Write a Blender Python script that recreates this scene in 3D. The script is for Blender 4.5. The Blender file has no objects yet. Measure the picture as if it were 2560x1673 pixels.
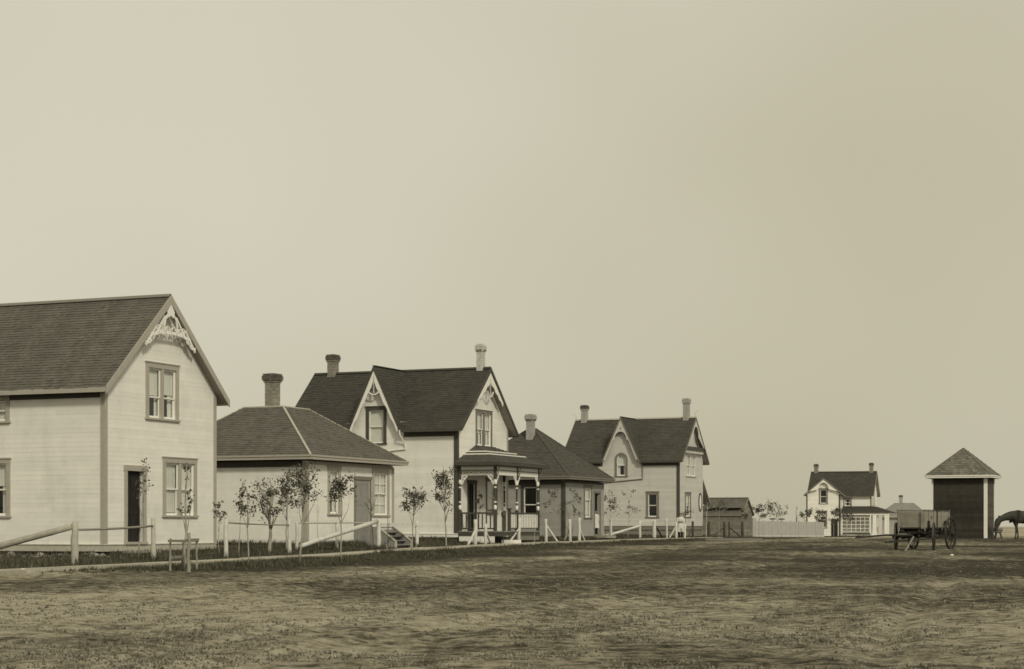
import bpy, math, random
from mathutils import Vector, Matrix, noise
from mathutils.geometry import tessellate_polygon

random.seed(7)
sc = bpy.context.scene
C = sc.collection

# ------------------------------------------------------------------ camera
CAM_H = 0.94
cam = bpy.data.objects.new('camera', bpy.data.cameras.new('camera'))
C.objects.link(cam)
cam.location = (0, 0, CAM_H)
cam.rotation_euler = (math.pi / 2, 0, 0)
cam.data.lens = 64.8
cam.data.sensor_width = 36
cam.data.shift_y = 0.1873
cam.data.clip_start = 0.1
cam.data.clip_end = 9000
sc.camera = cam

# ------------------------------------------------------------------ sky, sun, exposure
SUN_AZ = math.atan2(0.42, -0.9075)
SUN_EL = math.radians(33)
TINT = (1.0, 0.962, 0.765)
w = bpy.data.worlds.new('World')
sc.world = w
w.use_nodes = True
nt = w.node_tree
for n in list(nt.nodes):
    nt.nodes.remove(n)
sky = nt.nodes.new('ShaderNodeTexSky')
sky.sky_type = 'NISHITA'
sky.sun_disc = False
sky.sun_elevation = SUN_EL
sky.sun_rotation = SUN_AZ
sky.dust_density = 4.0
bw = nt.nodes.new('ShaderNodeRGBToBW')
tn = nt.nodes.new('ShaderNodeMix'); tn.data_type = 'RGBA'; tn.blend_type = 'MULTIPLY'
tn.inputs[0].default_value = 1.0
tn.inputs[7].default_value = (*TINT, 1)
nt.links.new(sky.outputs[0], bw.inputs[0])
nt.links.new(bw.outputs[0], tn.inputs[6])
# thin even cloud veil over the whole sky
tc = nt.nodes.new('ShaderNodeTexCoord')
no = nt.nodes.new('ShaderNodeTexNoise'); no.inputs['Scale'].default_value = 2.2
no.inputs['Detail'].default_value = 2.5; no.inputs['Roughness'].default_value = 0.5
vm_ = nt.nodes.new('ShaderNodeMapping'); vm_.inputs['Location'].default_value = (21.92, 11.36, 36.8)
nt.links.new(tc.outputs['Generated'], vm_.inputs[0]); nt.links.new(vm_.outputs[0], no.inputs['Vector'])
vr = nt.nodes.new('ShaderNodeValToRGB')
vr.color_ramp.elements[0].position = 0.32; vr.color_ramp.elements[1].position = 0.68
vr.color_ramp.elements[0].color = (4.95, 4.60, 3.36, 1)
vr.color_ramp.elements[1].color = (6.15, 5.82, 4.62, 1)
nt.links.new(no.outputs['Fac'], vr.inputs[0])
mx = nt.nodes.new('ShaderNodeMix'); mx.data_type = 'RGBA'
mx.inputs[0].default_value = 0.86
nt.links.new(tn.outputs[2], mx.inputs[6])
nt.links.new(vr.outputs[0], mx.inputs[7])
bg = nt.nodes.new('ShaderNodeBackground'); bg.inputs[1].default_value = 0.1
nt.links.new(mx.outputs[2], bg.inputs[0])
wo = nt.nodes.new('ShaderNodeOutputWorld')
nt.links.new(bg.outputs[0], wo.inputs[0])

sd = bpy.data.lights.new('sun', 'SUN')
sd.energy = 1.5
sd.angle = math.radians(7)
sd.color = (1.0, 0.955, 0.76)
sun = bpy.data.objects.new('sun', sd); C.objects.link(sun)
tosun = Vector((math.sin(SUN_AZ) * math.cos(SUN_EL), math.cos(SUN_AZ) * math.cos(SUN_EL), math.sin(SUN_EL)))
sun.rotation_euler = (-tosun).to_track_quat('-Z', 'Y').to_euler()
sun.location = tosun * 60

vs = sc.view_settings
vs.view_transform = 'Standard'; vs.look = 'None'; vs.exposure = 0.17; vs.gamma = 1.0
vs.use_curve_mapping = False
sc.render.engine = 'CYCLES'
sc.cycles.filter_width = 1.6

# ------------------------------------------------------------------ helpers
def tag(o, label=None, cat=None, group=None, kind=None):
    if label: o['label'] = label
    if cat: o['category'] = cat
    if group: o['group'] = group
    if kind: o['kind'] = kind
    return o

def empty(name, loc, rz=0.0, label=None, cat=None, group=None):
    o = bpy.data.objects.new(name, None); C.objects.link(o)
    o.location = loc; o.rotation_euler = (0, 0, rz); o.empty_display_size = 0.3
    return tag(o, label, cat, group)

class MB:
    def __init__(s): s.v = []; s.f = []
    def add(s, vs, fs):
        b = len(s.v); s.v += [tuple(p) for p in vs]; s.f += [tuple(i + b for i in f) for f in fs]
    def hexa(s, p):   # 4 bottom/near then 4 top/far
        s.add(p, [(3, 2, 1, 0), (4, 5, 6, 7), (0, 1, 5, 4), (1, 2, 6, 5), (2, 3, 7, 6), (3, 0, 4, 7)])
    def box(s, x0, x1, y0, y1, z0, z1):
        s.hexa([(x0, y0, z0), (x1, y0, z0), (x1, y1, z0), (x0, y1, z0), (x0, y0, z1), (x1, y0, z1), (x1, y1, z1), (x0, y1, z1)])
    def pbox(s, P, s0, s1, z0, z1, o0, o1):
        s.hexa([P(s0, z0, o0), P(s1, z0, o0), P(s1, z0, o1), P(s0, z0, o1), P(s0, z1, o0), P(s1, z1, o0), P(s1, z1, o1), P(s0, z1, o1)])
    def prism(s, poly, off):
        n = len(poly); off = Vector(off)
        a = [Vector(p) for p in poly]
        s.add(a + [p + off for p in a], [tuple(range(n - 1, -1, -1)), tuple(range(n, 2 * n))] + [(i, (i + 1) % n, n + (i + 1) % n, n + i) for i in range(n)])
    def tube(s, pts, rad, n=7, cap=True):
        pts = [Vector(p) for p in pts]; m = len(pts)
        if not hasattr(rad, '__len__'): rad = [rad] * m
        ref = None; rings = []
        for i in range(m):
            d = (pts[min(i + 1, m - 1)] - pts[max(i - 1, 0)])
            if d.length < 1e-9: d = Vector((0, 0, 1))
            d.normalize()
            if ref is None:
                ref = Vector((0, 0, 1)) if abs(d.z) < 0.9 else Vector((1, 0, 0))
            u = (ref - d * ref.dot(d))
            if u.length < 1e-6: u = d.orthogonal()
            u.normalize(); ref = u; vv = d.cross(u)
            rings.append([pts[i] + (u * math.cos(2 * math.pi * k / n) + vv * math.sin(2 * math.pi * k / n)) * rad[i] for k in range(n)])
        fs = []
        for i in range(m - 1):
            for k in range(n):
                fs.append((i * n + k, i * n + (k + 1) % n, (i + 1) * n + (k + 1) % n, (i + 1) * n + k))
        if cap: fs += [tuple(range(n - 1, -1, -1)), tuple(range((m - 1) * n, m * n))]
        s.add([p for r in rings for p in r], fs)
    def bar(s, a, b, wd, th, up=(0, 0, 1)):
        a = Vector(a); b = Vector(b); d = (b - a).normalized(); up = Vector(up)
        u = d.cross(up)
        if u.length < 1e-6: u = d.orthogonal()
        u.normalize(); v = u.cross(d)
        q = lambda p, i, j: p + u * i * wd / 2 + v * j * th / 2
        s.hexa([q(a, -1, -1), q(a, 1, -1), q(a, 1, 1), q(a, -1, 1), q(b, -1, -1), q(b, 1, -1), q(b, 1, 1), q(b, -1, 1)])
    def lathe(s, prof, c=(0, 0, 0), n=12):
        vs = []; fs = []
        for r, z in prof:
            for k in range(n):
                vs.append((c[0] + r * math.cos(2 * math.pi * k / n), c[1] + r * math.sin(2 * math.pi * k / n), c[2] + z))
        for i in range(len(prof) - 1):
            for k in range(n):
                fs.append((i * n + k, i * n + (k + 1) % n, (i + 1) * n + (k + 1) % n, (i + 1) * n + k))
        fs += [tuple(range(n - 1, -1, -1)), tuple(range((len(prof) - 1) * n, len(prof) * n))]
        s.add(vs, fs)
    def mesh(s, name, mat, smooth=False):
        me = bpy.data.meshes.new(name); me.from_pydata(s.v, [], s.f); me.update()
        if mat: me.materials.append(mat)
        if smooth:
            for p in me.polygons: p.use_smooth = True
        return me
    def build(s, name, mat, parent=None, loc=None, smooth=False, label=None, kind=None):
        o = bpy.data.objects.new(name, s.mesh(name, mat, smooth)); C.objects.link(o)
        if parent: o.parent = parent
        if loc: o.location = loc
        return tag(o, label, None, None, kind)

def inst(name, me, parent, loc=(0, 0, 0), rot=(0, 0, 0), scl=(1, 1, 1)):
    o = bpy.data.objects.new(name, me); C.objects.link(o)
    if parent: o.parent = parent
    o.location = loc; o.rotation_euler = rot; o.scale = scl
    return o

# ------------------------------------------------------------------ materials
WARM = (1.0, 0.93, 0.82)
def M(name, val, tint=WARM, var=0.12, scale=3.0, rough=0.8, bump=0.0, bscale=40.0, island=0.0, objr=0.0, stretch=None, grime=0.0, gscale=0.8, spec=0.25):
    m = bpy.data.materials.new(name); m.use_nodes = True
    t = m.node_tree; b = t.nodes['Principled BSDF']
    b.inputs['Roughness'].default_value = rough
    b.inputs['Specular IOR Level'].default_value = spec
    tc = t.nodes.new('ShaderNodeTexCoord'); src = tc.outputs['Object']
    if stretch:
        mp = t.nodes.new('ShaderNodeMapping'); mp.inputs['Scale'].default_value = stretch
        t.links.new(src, mp.inputs[0]); src = mp.outputs[0]
    nz = t.nodes.new('ShaderNodeTexNoise'); nz.inputs['Scale'].default_value = scale; nz.inputs['Detail'].default_value = 6
    nz.inputs['Roughness'].default_value = 0.65
    t.links.new(src, nz.inputs['Vector'])
    mr = t.nodes.new('ShaderNodeMapRange')
    mr.inputs['From Min'].default_value = 0.25; mr.inputs['From Max'].default_value = 0.75
    mr.inputs['To Min'].default_value = 1 - var; mr.inputs['To Max'].default_value = 1 + var
    t.links.new(nz.outputs['Fac'], mr.inputs['Value'])
    fac = mr.outputs[0]
    def mul(a, bsock):
        q = t.nodes.new('ShaderNodeMath'); q.operation = 'MULTIPLY'
        t.links.new(a, q.inputs[0]); t.links.new(bsock, q.inputs[1]); return q.outputs[0]
    def rng(sock, amt):
        q = t.nodes.new('ShaderNodeMapRange'); q.inputs['To Min'].default_value = 1 - amt; q.inputs['To Max'].default_value = 1 + amt
        t.links.new(sock, q.inputs['Value']); return q.outputs[0]
    if island:
        g = t.nodes.new('ShaderNodeNewGeometry'); fac = mul(fac, rng(g.outputs['Random Per Island'], island))
    if objr:
        g = t.nodes.new('ShaderNodeObjectInfo'); fac = mul(fac, rng(g.outputs['Random'], objr))
    if grime:
        n2 = t.nodes.new('ShaderNodeTexNoise'); n2.inputs['Scale'].default_value = gscale; n2.inputs['Detail'].default_value = 8
        n2.inputs['Roughness'].default_value = 0.7
        mp2 = t.nodes.new('ShaderNodeMapping'); mp2.inputs['Scale'].default_value = (1, 1, 0.45)
        t.links.new(tc.outputs['Object'], mp2.inputs[0]); t.links.new(mp2.outputs[0], n2.inputs['Vector'])
        q = t.nodes.new('ShaderNodeMapRange'); q.inputs['From Min'].default_value = 0.5; q.inputs['From Max'].default_value = 0.78
        q.inputs['To Min'].default_value = 1.0; q.inputs['To Max'].default_value = 1 - grime
        t.links.new(n2.outputs['Fac'], q.inputs['Value']); fac = mul(fac, q.outputs[0])
    vm = t.nodes.new('ShaderNodeVectorMath'); vm.operation = 'SCALE'
    vm.inputs[0].default_value = tuple(val * c for c in tint)
    t.links.new(fac, vm.inputs['Scale'])
    t.links.new(vm.outputs[0], b.inputs['Base Color'])
    if bump:
        bz = t.nodes.new('ShaderNodeTexNoise'); bz.inputs['Scale'].default_value = bscale; bz.inputs['Detail'].default_value = 5
        t.links.new(src, bz.inputs['Vector'])
        bp = t.nodes.new('ShaderNodeBump'); bp.inputs['Strength'].default_value = bump; bp.inputs['Distance'].default_value = 0.02
        t.links.new(bz.outputs['Fac'], bp.inputs['Height']); t.links.new(bp.outputs[0], b.inputs['Normal'])
    return m

NEUT = (1.0, 0.97, 0.92)
BRN = (1.0, 0.935, 0.80)
m_white = M('white_paint', 0.78, NEUT, 0.06, 2.0, 0.65, 0.05, 60, objr=0.035, grime=0.16)
m_white2 = M('white_paint_joined', 0.78, NEUT, 0.05, 2.0, 0.65, 0.05, 60, island=0.05, grime=0.16)
m_whitetrim = M('white_trim_paint', 0.80, NEUT, 0.05, 5.0, 0.6)
m_cream = M('pale_grey_paint', 0.57, NEUT, 0.06, 2.0, 0.7, 0.05, 60, island=0.05, grime=0.14)
m_greywall = M('grey_paint', 0.34, NEUT, 0.08, 2.0, 0.75, 0.05, 60, island=0.06, grime=0.18)
m_fencegrey = M('dull_fence_paint', 0.42, NEUT, 0.1, 2, 0.8, island=0.05)
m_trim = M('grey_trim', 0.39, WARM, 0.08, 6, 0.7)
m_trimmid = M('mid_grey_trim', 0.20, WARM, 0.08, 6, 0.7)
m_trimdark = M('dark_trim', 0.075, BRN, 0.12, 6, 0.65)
m_soffit = M('soffit_boards', 0.33, WARM, 0.1, 8, 0.8)
m_soffitdark = M('dark_soffit_boards', 0.16, BRN, 0.1, 8, 0.8)
m_sh1 = M('weathered_shingles', 0.125, BRN, 0.12, 1.2, 0.9, 0.4, 50, island=0.13, objr=0.09, grime=0.10)
m_sh2 = M('brown_shingles', 0.128, BRN, 0.12, 1.0, 0.9, 0.4, 50, island=0.14, grime=0.14)
m_sh3 = M('dark_shingles', 0.062, BRN, 0.12, 1.0, 0.9, 0.4, 50, island=0.15, grime=0.12)
m_sh4 = M('smoky_shingles', 0.085, BRN, 0.12, 1.0, 0.9, 0.4, 50, island=0.14, grime=0.12)
m_sh5 = M('slate_brown_shingles', 0.075, BRN, 0.12, 1.0, 0.9, 0.4, 50, island=0.14, grime=0.12)
m_shs = M('shed_shingles', 0.17, BRN, 0.2, 1.0, 0.9, 0.4, 50, island=0.3, grime=0.2)
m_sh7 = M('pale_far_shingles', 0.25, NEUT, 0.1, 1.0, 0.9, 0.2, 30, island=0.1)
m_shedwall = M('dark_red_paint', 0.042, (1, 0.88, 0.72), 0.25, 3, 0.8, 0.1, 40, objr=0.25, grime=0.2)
m_shedlit = M('sunlit_red_paint', 0.085, (1, 0.88, 0.72), 0.25, 3, 0.8, 0.1, 40, objr=0.2, grime=0.2)  # lighter copy of the shed paint, sunlight on the front put into the colour
m_brick = M('buff_brick', 0.27, BRN, 0.15, 5, 0.9, 0.3, 50, island=0.22)
m_brickdark = M('sooty_brick', 0.11, BRN, 0.25, 6, 0.9, 0.3, 50, island=0.3)
m_brickwhite = M('pale_brick', 0.58, NEUT, 0.1, 5, 0.9, 0.2, 50, island=0.1)
m_brickdull = M('dull_pale_brick', 0.40, NEUT, 0.1, 5, 0.9, 0.2, 50, island=0.1)
m_mortar = M('mortar', 0.22, WARM, 0.15, 6, 0.95)
m_mortarpale = M('pale_mortar', 0.46, NEUT, 0.12, 6, 0.95)
m_stone = M('fieldstone', 0.33, WARM, 0.35, 5, 0.9, 0.6, 20, objr=0.45)
m_found = M('foundation', 0.10, BRN, 0.3, 4, 0.95, 0.5, 15)
m_wood = M('weathered_wood', 0.30, (1, 0.94, 0.80), 0.25, 6, 0.85, 0.3, 60, objr=0.12, stretch=(4, 4, 0.6))
m_woodlog = M('log_wood', 0.36, (1, 0.94, 0.80), 0.25, 6, 0.85, 0.3, 40)
m_woodpale = M('pale_wood', 0.46, (1, 0.95, 0.82), 0.2, 6, 0.85, 0.3, 60, objr=0.1)
m_postpale = M('bleached_wood', 0.54, NEUT, 0.18, 7, 0.85, 0.2, 50, objr=0.08, grime=0.3, gscale=4)
m_postwhite = M('whitewashed_wood', 0.62, NEUT, 0.15, 7, 0.85, 0.2, 50, objr=0.06, grime=0.3, gscale=4)
m_postdark = M('dark_creosoted_wood', 0.065, BRN, 0.25, 7, 0.85, 0.3, 50)
m_plank = M('boardwalk_plank', 0.42, (1, 0.93, 0.78), 0.25, 3, 0.9, 0.3, 50, objr=0.2)
m_greyboard = M('grey_boards', 0.25, NEUT, 0.15, 4, 0.85, 0.2, 50, objr=0.1)
m_barn = M('barn_boards', 0.20, BRN, 0.25, 3, 0.9, 0.2, 40, island=0.2)
m_blind = M('cream_blind', 0.80, NEUT, 0.08, 2, 0.9)
m_curtain = M('lace_curtain', 0.80, NEUT, 0.2, 18, 0.95)
m_interior = M('dark_interior', 0.02, BRN, 0.2, 2, 1.0)
m_door = M('dark_door', 0.022, BRN, 0.3, 3, 0.7)
m_doorgrey = M('grey_door', 0.27, NEUT, 0.1, 4, 0.7)
m_iron = M('iron', 0.05, BRN, 0.3, 20, 0.6, spec=0.5)
m_wagon = M('worn_wagon_paint', 0.25, (1, 0.94, 0.78), 0.22, 4, 0.85, 0.2, 50, objr=0.1, grime=0.3, gscale=3)
m_wagondark = M('wagon_gear', 0.035, BRN, 0.4, 8, 0.8, 0.2, 50)
m_wagongrey = M('grey_pole', 0.14, BRN, 0.25, 8, 0.85)
m_wagongrey2 = M('dull_grey_pole', 0.22, BRN, 0.25, 8, 0.85)
m_horse = M('bay_horse_coat', 0.045, BRN, 0.3, 4, 0.6)
m_mane = M('black_mane', 0.015, BRN, 0.3, 8, 0.7)
m_leather = M('harness_leather', 0.02, BRN, 0.3, 8, 0.5)
m_skin = M('skin', 0.36, (1, 0.85, 0.7), 0.05, 6, 0.6)
m_dress = M('white_dress', 0.60, NEUT, 0.08, 10, 0.9, 0.3, 40)
m_darkcloth = M('dark_stockings', 0.025, BRN, 0.1, 10, 0.9)
m_hair = M('dark_hair', 0.03, BRN, 0.3, 30, 0.7)
m_bark = M('sapling_bark', 0.34, (1, 0.94, 0.82), 0.35, 12, 0.9, 0.3, 40)
m_barkdark = M('dark_bark', 0.12, BRN, 0.3, 12, 0.9, 0.3, 40)
m_grassdark = M('grass_blades', 0.085, (1, 0.94, 0.66), 0.25, 0.7, 0.9, island=0.5)
m_weed = M('weed_blades', 0.10, (1, 0.94, 0.68), 0.3, 0.7, 0.9, island=0.5)
m_grassdry = M('dry_stubble', 0.18, (1, 0.93, 0.74), 0.3, 0.7, 0.9, island=0.5)
m_clod = M('earth_clods', 0.13, (1, 0.92, 0.73), 0.3, 5, 0.95, 0.4, 30, island=0.35)

def leaf_mat(name, val):
    m = M(name, val, (1, 0.95, 0.72), 0.2, 2, 0.75, island=0.5)
    t = m.node_tree; b = t.nodes['Principled BSDF']
    tr = t.nodes.new('ShaderNodeBsdfTranslucent'); mxs = t.nodes.new('ShaderNodeMixShader'); mxs.inputs[0].default_value = 0.18
    col = b.inputs['Base Color'].links[0].from_socket
    t.links.new(col, tr.inputs[0])
    out = t.nodes['Material Output']
    t.links.new(b.outputs[0], mxs.inputs[1]); t.links.new(tr.outputs[0], mxs.inputs[2]); t.links.new(mxs.outputs[0], out.inputs[0])
    return m
m_leaf = leaf_mat('sapling_leaves', 0.095)
m_leafpale = leaf_mat('thin_sapling_leaves', 0.15)

def glass_mat():
    m = bpy.data.materials.new('window_glass'); m.use_nodes = True
    t = m.node_tree
    for n in list(t.nodes): t.nodes.remove(n)
    out = t.nodes.new('ShaderNodeOutputMaterial'); mxs = t.nodes.new('ShaderNodeMixShader')
    tr = t.nodes.new('ShaderNodeBsdfTransparent'); tr.inputs[0].default_value = (0.88, 0.9, 0.88, 1)
    gl = t.nodes.new('ShaderNodeBsdfGlossy'); gl.inputs['Roughness'].default_value = 0.03
    nz = t.nodes.new('ShaderNodeTexNoise'); nz.inputs['Scale'].default_value = 2.5
    bp = t.nodes.new('ShaderNodeBump'); bp.inputs['Strength'].default_value = 0.06; bp.inputs['Distance'].default_value = 0.05
    t.links.new(nz.outputs['Fac'], bp.inputs['Height']); t.links.new(bp.outputs[0], gl.inputs['Normal'])
    fr = t.nodes.new('ShaderNodeLayerWeight'); fr.inputs[0].default_value = 0.5
    pw = t.nodes.new('ShaderNodeMath'); pw.operation = 'POWER'; pw.inputs[1].default_value = 3.5
    t.links.new(fr.outputs['Facing'], pw.inputs[0])
    mr = t.nodes.new('ShaderNodeMapRange'); mr.inputs['To Min'].default_value = 0.06; mr.inputs['To Max'].default_value = 0.9
    t.links.new(pw.outputs[0], mr.inputs['Value']); t.links.new(mr.outputs[0], mxs.inputs[0])
    t.links.new(tr.outputs[0], mxs.inputs[1]); t.links.new(gl.outputs[0], mxs.inputs[2]); t.links.new(mxs.outputs[0], out.inputs[0])
    return m
m_glass = glass_mat()

# ------------------------------------------------------------------ terrain shape
WALK = [(-14, 20), (-9.1, 39.5), (-6.88, 48.5), (-2.73, 70), (-.22, 80), (9.05, 108), (13.6, 121), (20, 140)]
def walk_x(y):
    if y <= WALK[0][1]: return WALK[0][0] + (y - 20) * 0.25
    for (x0, y0), (x1, y1) in zip(WALK, WALK[1:]):
        if y <= y1: return x0 + (x1 - x0) * (y - y0) / (y1 - y0)
    return WALK[-1][0] + (y - WALK[-1][1]) * .337
def sst(a, b, x):
    t = min(1., max(0., (x - a) / (b - a))); return t * t * (3 - 2 * t)
def gz(x, y):
    g = .15 * sst(45, 108, y) - .43 * sst(135, 190, y)
    s = walk_x(y) - x
    g += .2 * sst(.6, 5, s) * sst(54, 72, y) * (1 - sst(135, 165, y))
    g += .09 * math.exp(-((x - 27) / 9) ** 2 - ((y - 102) / 10) ** 2)
    return g
RUTS = (-7.2, -8.7, -12.5, -14.0, -18.3, -19.8)
def rut_off(s, y, c): return s - c + 0.55 * noise.noise((y * .06, c, 0)) + .12 * noise.noise((y * .3, c, 4))
def rough_z(x, y):
    if y > 170 or abs(x) > 70: return 0
    k = 1 - sst(110, 170, y)
    z = 0.036 * noise.noise((x * .22, y * .22, 1.3)) + 0.026 * noise.noise((x * .8, y * .8, 4.1)) + 0.018 * noise.noise((x * 2.3, y * 2.3, 9.2))
    if y < 34: z += (0.018 * noise.noise((x * 3.4, y * 3.4, 3.7)) + 0.012 * noise.noise((x * 7.5, y * 7.5, 6.1))) * (1 - sst(26, 34, y))
    s = walk_x(y) - x
    # wheel ruts of the road running parallel to the walk
    if s < -4:
        for c in RUTS:
            wv = rut_off(s, y, c)
            if abs(wv) < 1.2:
                z -= 0.035 * math.exp(-(wv / .16) ** 2)
                z += 0.018 * math.exp(-((abs(wv) - .32) / .16) ** 2)
    return z * k
def gnd(x, y): return gz(x, y) + rough_z(x, y)

def ground_mat():
    m = bpy.data.materials.new('prairie_ground'); m.use_nodes = True
    t = m.node_tree; b = t.nodes['Principled BSDF']; b.inputs['Roughness'].default_value = 0.95; b.inputs['Specular IOR Level'].default_value = 0.1
    tc = t.nodes.new('ShaderNodeTexCoord')
    at = t.nodes.new('ShaderNodeAttribute'); at.attribute_name = 'cover'
    def nz(scale, detail, rough, st=(1, 1, 1)):
        mp = t.nodes.new('ShaderNodeMapping'); mp.inputs['Scale'].default_value = st
        t.links.new(tc.outputs['Object'], mp.inputs[0])
        q = t.nodes.new('ShaderNodeTexNoise'); q.inputs['Scale'].default_value = scale; q.inputs['Detail'].default_value = detail; q.inputs['Roughness'].default_value = rough
        t.links.new(mp.outputs[0], q.inputs['Vector']); return q.outputs['Fac']
    def mrg(sock, a, bb, c, d):
        q = t.nodes.new('ShaderNodeMapRange'); q.inputs[1].default_value = a; q.inputs[2].default_value = bb; q.inputs[3].default_value = c; q.inputs[4].default_value = d
        t.links.new(sock, q.inputs[0]); return q.outputs[0]
    def mth(op, a, bb):
        q = t.nodes.new('ShaderNodeMath'); q.operation = op
        for i, x in enumerate((a, bb)):
            if isinstance(x, (int, float)): q.inputs[i].default_value = x
            else: t.links.new(x, q.inputs[i])
        return q.outputs[0]
    big = nz(0.16, 6, .6, (1, .5, 1)); mid = nz(1.1, 8, .68, (1, .6, 1)); fine = nz(9, 8, .75); hf = nz(38, 4, .7)
    k = mth('ADD', mth('MULTIPLY', mrg(big, .3, .7, 0, 1), .42), mth('MULTIPLY', mrg(mid, .3, .7, 0, 1), .34))
    lump = nz(4.2, 7, .72)
    k = mth('ADD', k, mth('MULTIPLY', mrg(fine, .3, .7, 0, 1), .20))
    k = mth('ADD', k, mth('SUBTRACT', mth('MULTIPLY', mrg(lump, .42, .64, 0, 1), .72), .20))
    k = mth('ADD', k, mth('SUBTRACT', mth('MULTIPLY', at.outputs['Fac'], 1.0), 0.5))
    cr = t.nodes.new('ShaderNodeValToRGB'); e = cr.color_ramp.elements
    e[0].position = .04; e[0].color = (.47, .428, .335, 1)
    e[1].position = .95; e[1].color = (.05, .0448, .032, 1)
    x = e.new(.36); x.color = (.31, .279, .207, 1)
    x = e.new(.66); x.color = (.130, .1165, .084, 1)
    t.links.new(k, cr.inputs[0])
    sc_ = t.nodes.new('ShaderNodeVectorMath'); sc_.operation = 'SCALE'
    t.links.new(cr.outputs[0], sc_.inputs[0]); t.links.new(mth('MULTIPLY', mrg(hf, .25, .75, .60, 1.40), mrg(fine, .25, .75, .66, 1.34)), sc_.inputs['Scale'])
    t.links.new(sc_.outputs[0], b.inputs['Base Color'])
    bp = t.nodes.new('ShaderNodeBump'); bp.inputs['Strength'].default_value = 0.9; bp.inputs['Distance'].default_value = 0.06
    t.links.new(mth('ADD', mth('ADD', fine, mth('MULTIPLY', lump, 1.3)), mth('MULTIPLY', hf, .35)), bp.inputs['Height']); t.links.new(bp.outputs[0], b.inputs['Normal'])
    return m

def cover(x, y):
    s = walk_x(y) - x
    n1 = noise.noise((x * .13, y * .11, 2.2)); n2 = noise.noise((x * .38, y * .30, 7.7)); n3 = noise.noise((x * 1.1, y * .95, 5.1))
    v = 0.44 + .40 * n1 + .28 * n2 + .22 * n3
    # grassed verge and yards
    edge = 4.6 + 1.2 * noise.noise((y * .12, 3.3, 0))
    v += 0.42 * sst(-edge - 2.2, -edge + 1.4, s) * (1 - sst(150, 200, y)) * max(sst(36, 43, y), sst(.2, 1.4, s))
    # trampled pale strip along the road edge
    v -= 0.22 * math.exp(-((s + edge + 2.2) / 1.6) ** 2)
    if s < -4:
        for c in RUTS:
            wv = rut_off(s, y, c)
            if abs(wv) < 1.5: v -= .22 * math.exp(-(wv / .3) ** 2) * (.5 + .5 * noise.noise((y * .2, c, 9)))
    # damp, churned middle of the square
    v += 0.34 * math.exp(-((y - 41) / 18) ** 2) * sst(-9, 5, x)
    v += 0.32 * math.exp(-((y - 85) / 34) ** 2) * sst(-2, 8, x)
    # dry trodden foreground
    v -= 0.17 * (1 - sst(16, 30, y))
    # open prairie far behind
    v -= 0.25 * sst(130, 230, y)
    return v

def axis(segs):
    out = []
    for a, b, st in segs:
        k = max(1, int(round((b - a) / st)))
        out += [a + (b - a) * i / k for i in range(k)]
    out.append(segs[-1][1]); return out
xs = axis([(-4000, -1000, 600), (-1000, -200, 160), (-200, -60, 20), (-60, -20, 1.2), (-20, -9, .3), (-9, 9, .14), (9, 20, .3), (20, 60, 1.0), (60, 200, 18), (200, 1000, 160), (1000, 4000, 600)])
ys = axis([(-600, -60, 90), (-60, 6, 4), (6, 11, .5), (11, 30, .13), (30, 45, .25), (45, 140, .6), (140, 240, 4), (240, 800, 60), (800, 6000, 520)])
gv = []; cov = []
for y in ys:
    for x in xs:
        gv.append((x, y, gnd(x, y))); cov.append(cover(x, y))
nx = len(xs)
gf = [(j * nx + i, j * nx + i + 1, (j + 1) * nx + i + 1, (j + 1) * nx + i) for j in range(len(ys) - 1) for i in range(nx - 1)]
gm = bpy.data.meshes.new('ground'); gm.from_pydata(gv, [], gf); gm.update()
at_ = gm.attributes.new('cover', 'FLOAT', 'POINT'); at_.data.foreach_set('value', cov)
for p in gm.polygons: p.use_smooth = True
gm.materials.append(ground_mat())
ground = bpy.data.objects.new('ground', gm); C.objects.link(ground); tag(ground, kind='structure')

# ------------------------------------------------------------------ boardwalk
bwk = empty('boardwalk', (0, 0, 0)); tag(bwk, kind='structure')
def walk_pts(step):
    pts = []; y = 30.0
    while y < 124:
        pts.append((walk_x(y), y)); y += step
    return pts
wp = walk_pts(3.4)
for i in range(len(wp) - 1):
    a = Vector((*wp[i], 0)); b = Vector((*wp[i + 1], 0)); d = (b - a).normalized(); nrm = Vector((-d.y, d.x, 0))
    for k in range(4):
        mb = MB(); off = nrm * (k * .27 - .1); wob = random.uniform(-.012, .012)
        p = []
        for q, dd in ((a + d * .012, off), (b - d * .012, off), (b - d * .012, off + nrm * .255), (a + d * .012, off + nrm * .255)):
            r = q + dd; p.append(Vector((r.x, r.y, gz(r.x, r.y) + .005 + wob)))
        mb.hexa([v - Vector((0, 0, .05)) for v in p] + [v + Vector((0, 0, .065)) for v in p])
        mb.build('plank', m_plank, bwk)

# ------------------------------------------------------------------ house kit
class House:
    def __init__(s, name, A, th, W, D, zb, label, cat='house'):
        s.root = empty(name, (A[0], A[1], 0), math.pi / 2 - math.radians(th), label, cat)
        s.W, s.D, s.zb = W, D, zb
        s.ops = {'front': [], 'left': [], 'right': [], 'back': []}
    def P(s, face):
        if face == 'front': return lambda a, z, o: (a, -o, z)
        if face == 'left': return lambda a, z, o: (-o, a, z)
        if face == 'right': return lambda a, z, o: (s.W + o, a, z)
        return lambda a, z, o: (a, s.D + o, z)

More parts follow.
